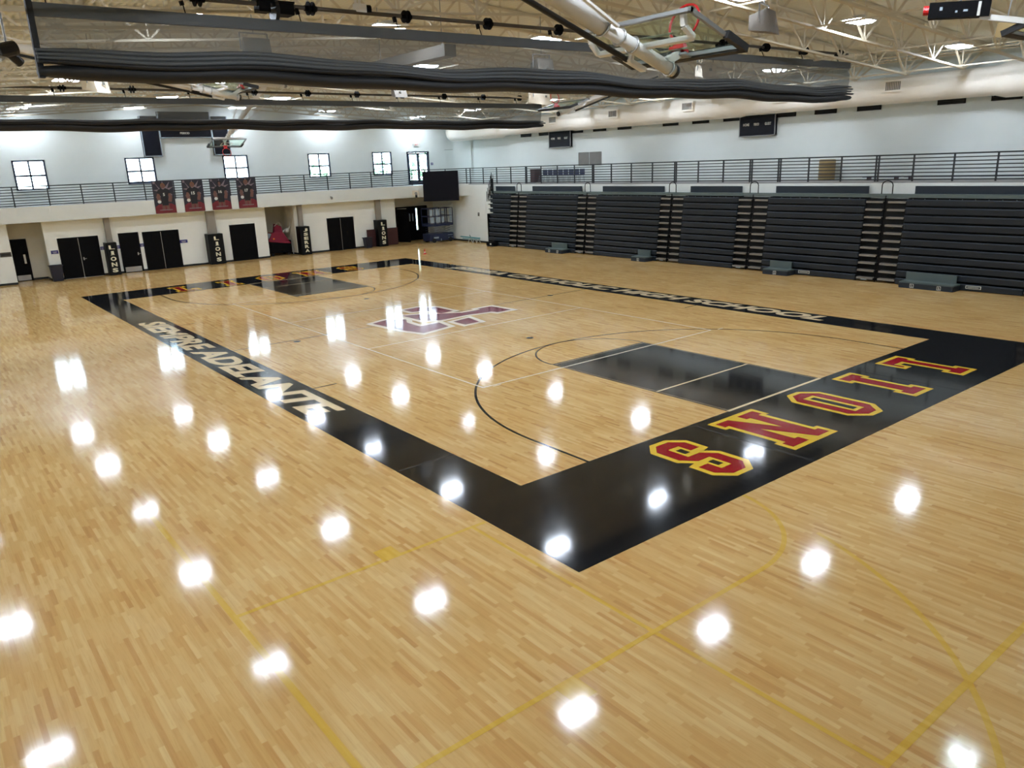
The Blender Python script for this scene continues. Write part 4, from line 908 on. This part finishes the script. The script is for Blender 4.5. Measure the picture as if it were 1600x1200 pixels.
# ------------------------------------------------------------------ divider curtains
def curtain(label, hoist_label, x0, x1, y, zt0, zt1, zb, seed, folds):
    rnd = random.Random(seed)
    t = thing('divider_curtain', label, 'curtain', (0, y, 0), group='divider curtains')
    n = 90
    def zt(x): return zt0+(zt1-zt0)*(x-x0)/(x1-x0)
    ph = [rnd.uniform(0, 6) for _ in range(4)]
    def zroll(x): return zb+.03*math.sin(x*.8+ph[2])+.02*math.sin(x*1.9+ph[3])
    MB().box(x0, -.05, 0, x1, .05, .22)
    bd = MB()
    for i in range(n+1):
        x = x0+(x1-x0)*i/n
        bd.v += [(x, -.04, zt(x)), (x, .04, zt(x)), (x, .05, zt(x)-.22), (x, -.05, zt(x)-.22)]
    for i in range(n): 
        for j in range(4): bd.f.append((4*i+j, 4*i+(j+1) % 4, 4*i+4+(j+1) % 4, 4*i+4+j))
    bd.f += [(0,1,2,3), (4*n+3,4*n+2,4*n+1,4*n)]
    bd.build('top_band', M['band'], t)
    sh = MB(); m = 8
    for i in range(n+1):
        x = x0+(x1-x0)*i/n
        for j in range(m+1):
            z = (zt(x)-.22)*(1-j/m)+(zroll(x)+.25)*j/m
            xx = x+(-.12*(j/m)**2 if i == n else 0)
            sh.v.append((xx, .06*math.sin(j/m*PI)*math.sin(x*1.3+ph[0])-.02, z))
    for i in range(n):
        for j in range(m): sh.f.append((i*(m+1)+j, (i+1)*(m+1)+j, (i+1)*(m+1)+j+1, i*(m+1)+j+1))
    sh.build('mesh_panel', M['cloth'], t, True, recalc=False)
    # gathered folds at the foot: a heavy black bottom roll, thinner folds stacked above it
    for q in range(folds):
        rl = MB(); r = 8
        for i in range(n+1):
            x = x0-.02+(x1+.12*(q % 2)-x0)*i/n
            end = min(1, (i+.3)/2.5, (n-i+.3)/3.5)
            cz = zroll(x)+(.13 if q == 0 else .20+.075*q+.03*math.sin(x*.8+q*.5))
            cyy = (0 if q == 0 else -.17+.02*q)+.02*math.sin(x*1.1+q)
            for j in range(r):
                a = 2*PI*j/r; rl.v.append((x, cyy+(.20 if q == 0 else .075)*math.cos(a), cz+(.15 if q == 0 else .055)*math.sin(a)*(.5+.5*end)))
        for i in range(n):
            for j in range(r): rl.f.append((i*r+j, i*r+(j+1) % r, (i+1)*r+(j+1) % r, (i+1)*r+j))
        rl.f += [tuple(range(r)), tuple(range((n+1)*r-1, n*r-1, -1))]
        rl.build('gathered_fold', M['hem'] if q < 2 else M['band'], t, True)
    B(x0-.03, -.07, zb, x0+.07, .07, zt(x0)+.2).build('edge_strap', M['hem'], t)
    # drive pipe and drums above
    h = thing('curtain_hoist', hoist_label, 'hoist', (0, y, 0), group='curtain hoists')
    def zp(x): return zt(x)+.3
    MB().tube((x0-1.0, .12, zp(x0)), (x1, .12, zp(x1)), .045, 10).build('drive_pipe', M['pipe'], h, True)
    xx = x0+.6; k = 0
    while xx < x1:
        d = MB()
        for s in (-.05, .05): d.tube((xx+s-.012, .12, zp(xx)), (xx+s+.012, .12, zp(xx)), .14, 16)
        d.tube((xx-.14, .12, zp(xx)), (xx+.14, .12, zp(xx)), .06, 10); d.build('cable_drum', M['black'], h)
        MB().tube((xx-.3, .12, zp(xx)-.05), (xx-.3, .0, zt(xx)), .012, 6).build('lift_cable', M['black'], h)
        MB().bar((xx-.34, .12, zp(xx)+.02), (xx-.3, .12, zp(xx)-.14), .07).build('pipe_clamp', M['black'], h)
        MB().tube((xx-.35, .12, zp(xx)), (xx-.35, .12, zroof(xx)-.1), .01, 5).build('hanger_rod', M['steel'], h)
        xx += 2.4; k += 1
    return h
h1 = curtain('near grey mesh divider curtain gathered up under the roof', 'black drive pipe with cable drums above the near curtain', -4.95, 22.6, 7.2, 8.37, 8.58, 7.12, 3, 5)
MB().box(-.75, -.02, 8.55, -.5, .26, 8.75).box(-.35, -.06, 8.52, -.0, .3, 8.74).build('motor', M['black'], h1); MB().tube((-.42, .1, 8.6), (-.34, .1, 8.6), .22, 18).build('gear_wheel', M['blackm'], h1); MB().box(-.8, 0, 8.76, .05, .24, 8.79).build('motor_plate', M['black'], h1)
curtain('far grey mesh divider curtain gathered up under the roof', 'black drive pipe with cable drums above the far curtain', -9.5, 21.3, 24.0, 8.27, 8.33, 7.08, 5, 3)

# ------------------------------------------------------------------ hanging speakers and boxes
def speaker(label, loc, rz, kind, tilt=.5, s=1.):
    t = thing('hanging_speaker', label, 'speaker', loc, (0, 0, rz))
    w, h, d = .36*s, .28*s, .3*s
    m = M['speaker'] if kind == 'w' else M['spgrey']
    mb = MB().add([(-w,-d,-h),(w,-d,-h),(w*.65,d,-h*.6),(-w*.65,d,-h*.6),(-w,-d*.6,h),(w,-d*.6,h),(w*.65,d,h*.6),(-w*.65,d,h*.6)], [(0,3,2,1),(4,5,6,7),(0,1,5,4),(1,2,6,5),(2,3,7,6),(3,0,4,7)])
    mb.build('cabinet', m, t)
    MB().bar((-w*1.05, 0, 0), (-w*1.05, 0, h*1.5), .03).bar((w*1.05, 0, 0), (w*1.05, 0, h*1.5), .03).bar((-w*1.05, 0, h*1.5), (w*1.05, 0, h*1.5), .03).build('yoke', M['grey'], t)
    MB().tube((0, 0, h*1.5), (0, 0, zroof(loc[0])-loc[2]), .012, 6).build('hanger_rod', M['grey'], t)
    B(-.06*s, -d-.01, -.04, .06*s, -d+.0, .05).build('badge', M['grille'], t)
speaker('cream hanging speaker box seen through the near curtain on the right', (17.9, 10.4, 8.45), -.2, 'w')
speaker('cream hanging speaker box above the right end of the far curtain', (17.4, 19.6, 8.25), .3, 'w', s=1.3)
speaker('pale wedge-shaped hanging speaker above the far curtain on the left', (-1.6, 19.2, 8.25), .8, 'w')
speaker('grey hanging horn speaker seen through the near curtain on the left', (1.0, 12.1, 8.5), 0, 'g')
speaker('grey hanging horn speaker seen through the near curtain in the middle', (11.3, 12.3, 8.5), 0, 'g')
speaker('small grey hanging speaker between the two curtains', (9.8, 19.6, 8.3), 0, 'g', s=.8)
speaker('grey hanging horn speaker on the right near the nearest hoop', (10.6, 2.9, 8.5), .3, 'g')
t = thing('hanging_beam', 'long dark grey box beam hung behind the near curtain', 'beam', (5.9, 12.2, 8.5)); B(-.2, -2.2, -.16, .2, 2.2, .16).build('casing', M['spgrey'], t)
for y in (-1.8, 1.8): MB().tube((0, y, .16), (0, y, zroof(5.9)-8.5), .012, 6).build('hanger_rod', M['grey'], t)
t = thing('white_knuckle_drop', 'white double-pipe ceiling bracket above the near curtain', 'bracket', (1.62, 7.35, 8.85))
MB().tube((-.05, 0, .05), (-.05, 0, zroof(1.6)-8.93), .03, 8).tube((.05, 0, .05), (.05, 0, zroof(1.6)-8.93), .03, 8).build('drop_pipe', M['white'], t, True); MB().box(-.08, -.08, -.12, .18, .08, .06).build('knuckle', M['white'], t); MB().tube((.18, 0, -.04), (.3, 0, -.04), .1, 12).build('pulley', M['black'], t)
t = thing('stage_light', 'dark spotlight cluster left of the near curtain', 'light fixture', (-5.15, 9.0, 7.75), (0, 0, .4))
MB().tube((-.2, 0, 0), (.15, 0, .1), .14, 14).build('lamp_can', M['blackm'], t); MB().tube((.05, .1, .05), (.3, .15, -.15), .09, 12).build('lamp_can', M['blackm'], t); MB().tube((0, 0, .1), (0, 0, 1.6), .02, 6).build('drop_pipe', M['grey'], t); MB().tube((-.25, -.1, -.15), (-.05, 0, -.05), .05, 8).build('chrome_end', M['chrome'], t)

# ------------------------------------------------------------------ trees outside the far windows
def tree(x, y, h, lab, sd):
    rnd = random.Random(sd); t = thing('tree', lab, 'tree', (x, y, -.05), group='trees outside the far windows')
    MB().tube((0, 0, 0), (.1, 0, h*.6), .16, 8, .08).build('trunk', M['bark'], t, True)
    mb = MB()
    for k in range(420):
        a = rnd.uniform(0, 2*PI); r = rnd.uniform(.2, 1)**.5*1.9; zz = h*.68+rnd.gauss(0, h*.14)
        r *= max(.25, 1-abs(zz-h*.68)/(h*.45)); c = Vector((r*math.cos(a), r*math.sin(a), zz)); s = rnd.uniform(.14, .3)
        u = Vector((rnd.gauss(0,1), rnd.gauss(0,1), rnd.gauss(0,1))).normalized(); v = u.orthogonal().normalized()
        mb.add([c-u*s, c+v*s*.5, c+u*s, c-v*s*.5], [(0,1,2,3)])
    o = mb.build('foliage', M['leaf'], t, recalc=False); o['kind'] = 'stuff'
tree(21.5, 54, 6.0, 'pale green tree seen through the fourth window from the left', 1)
tree(28.6, 54, 6.6, 'pale green tree seen through the fifth window from the left', 2)
tree(32.2, 54, 7.2, 'pale green tree seen through the left half of the glass balcony door', 3)
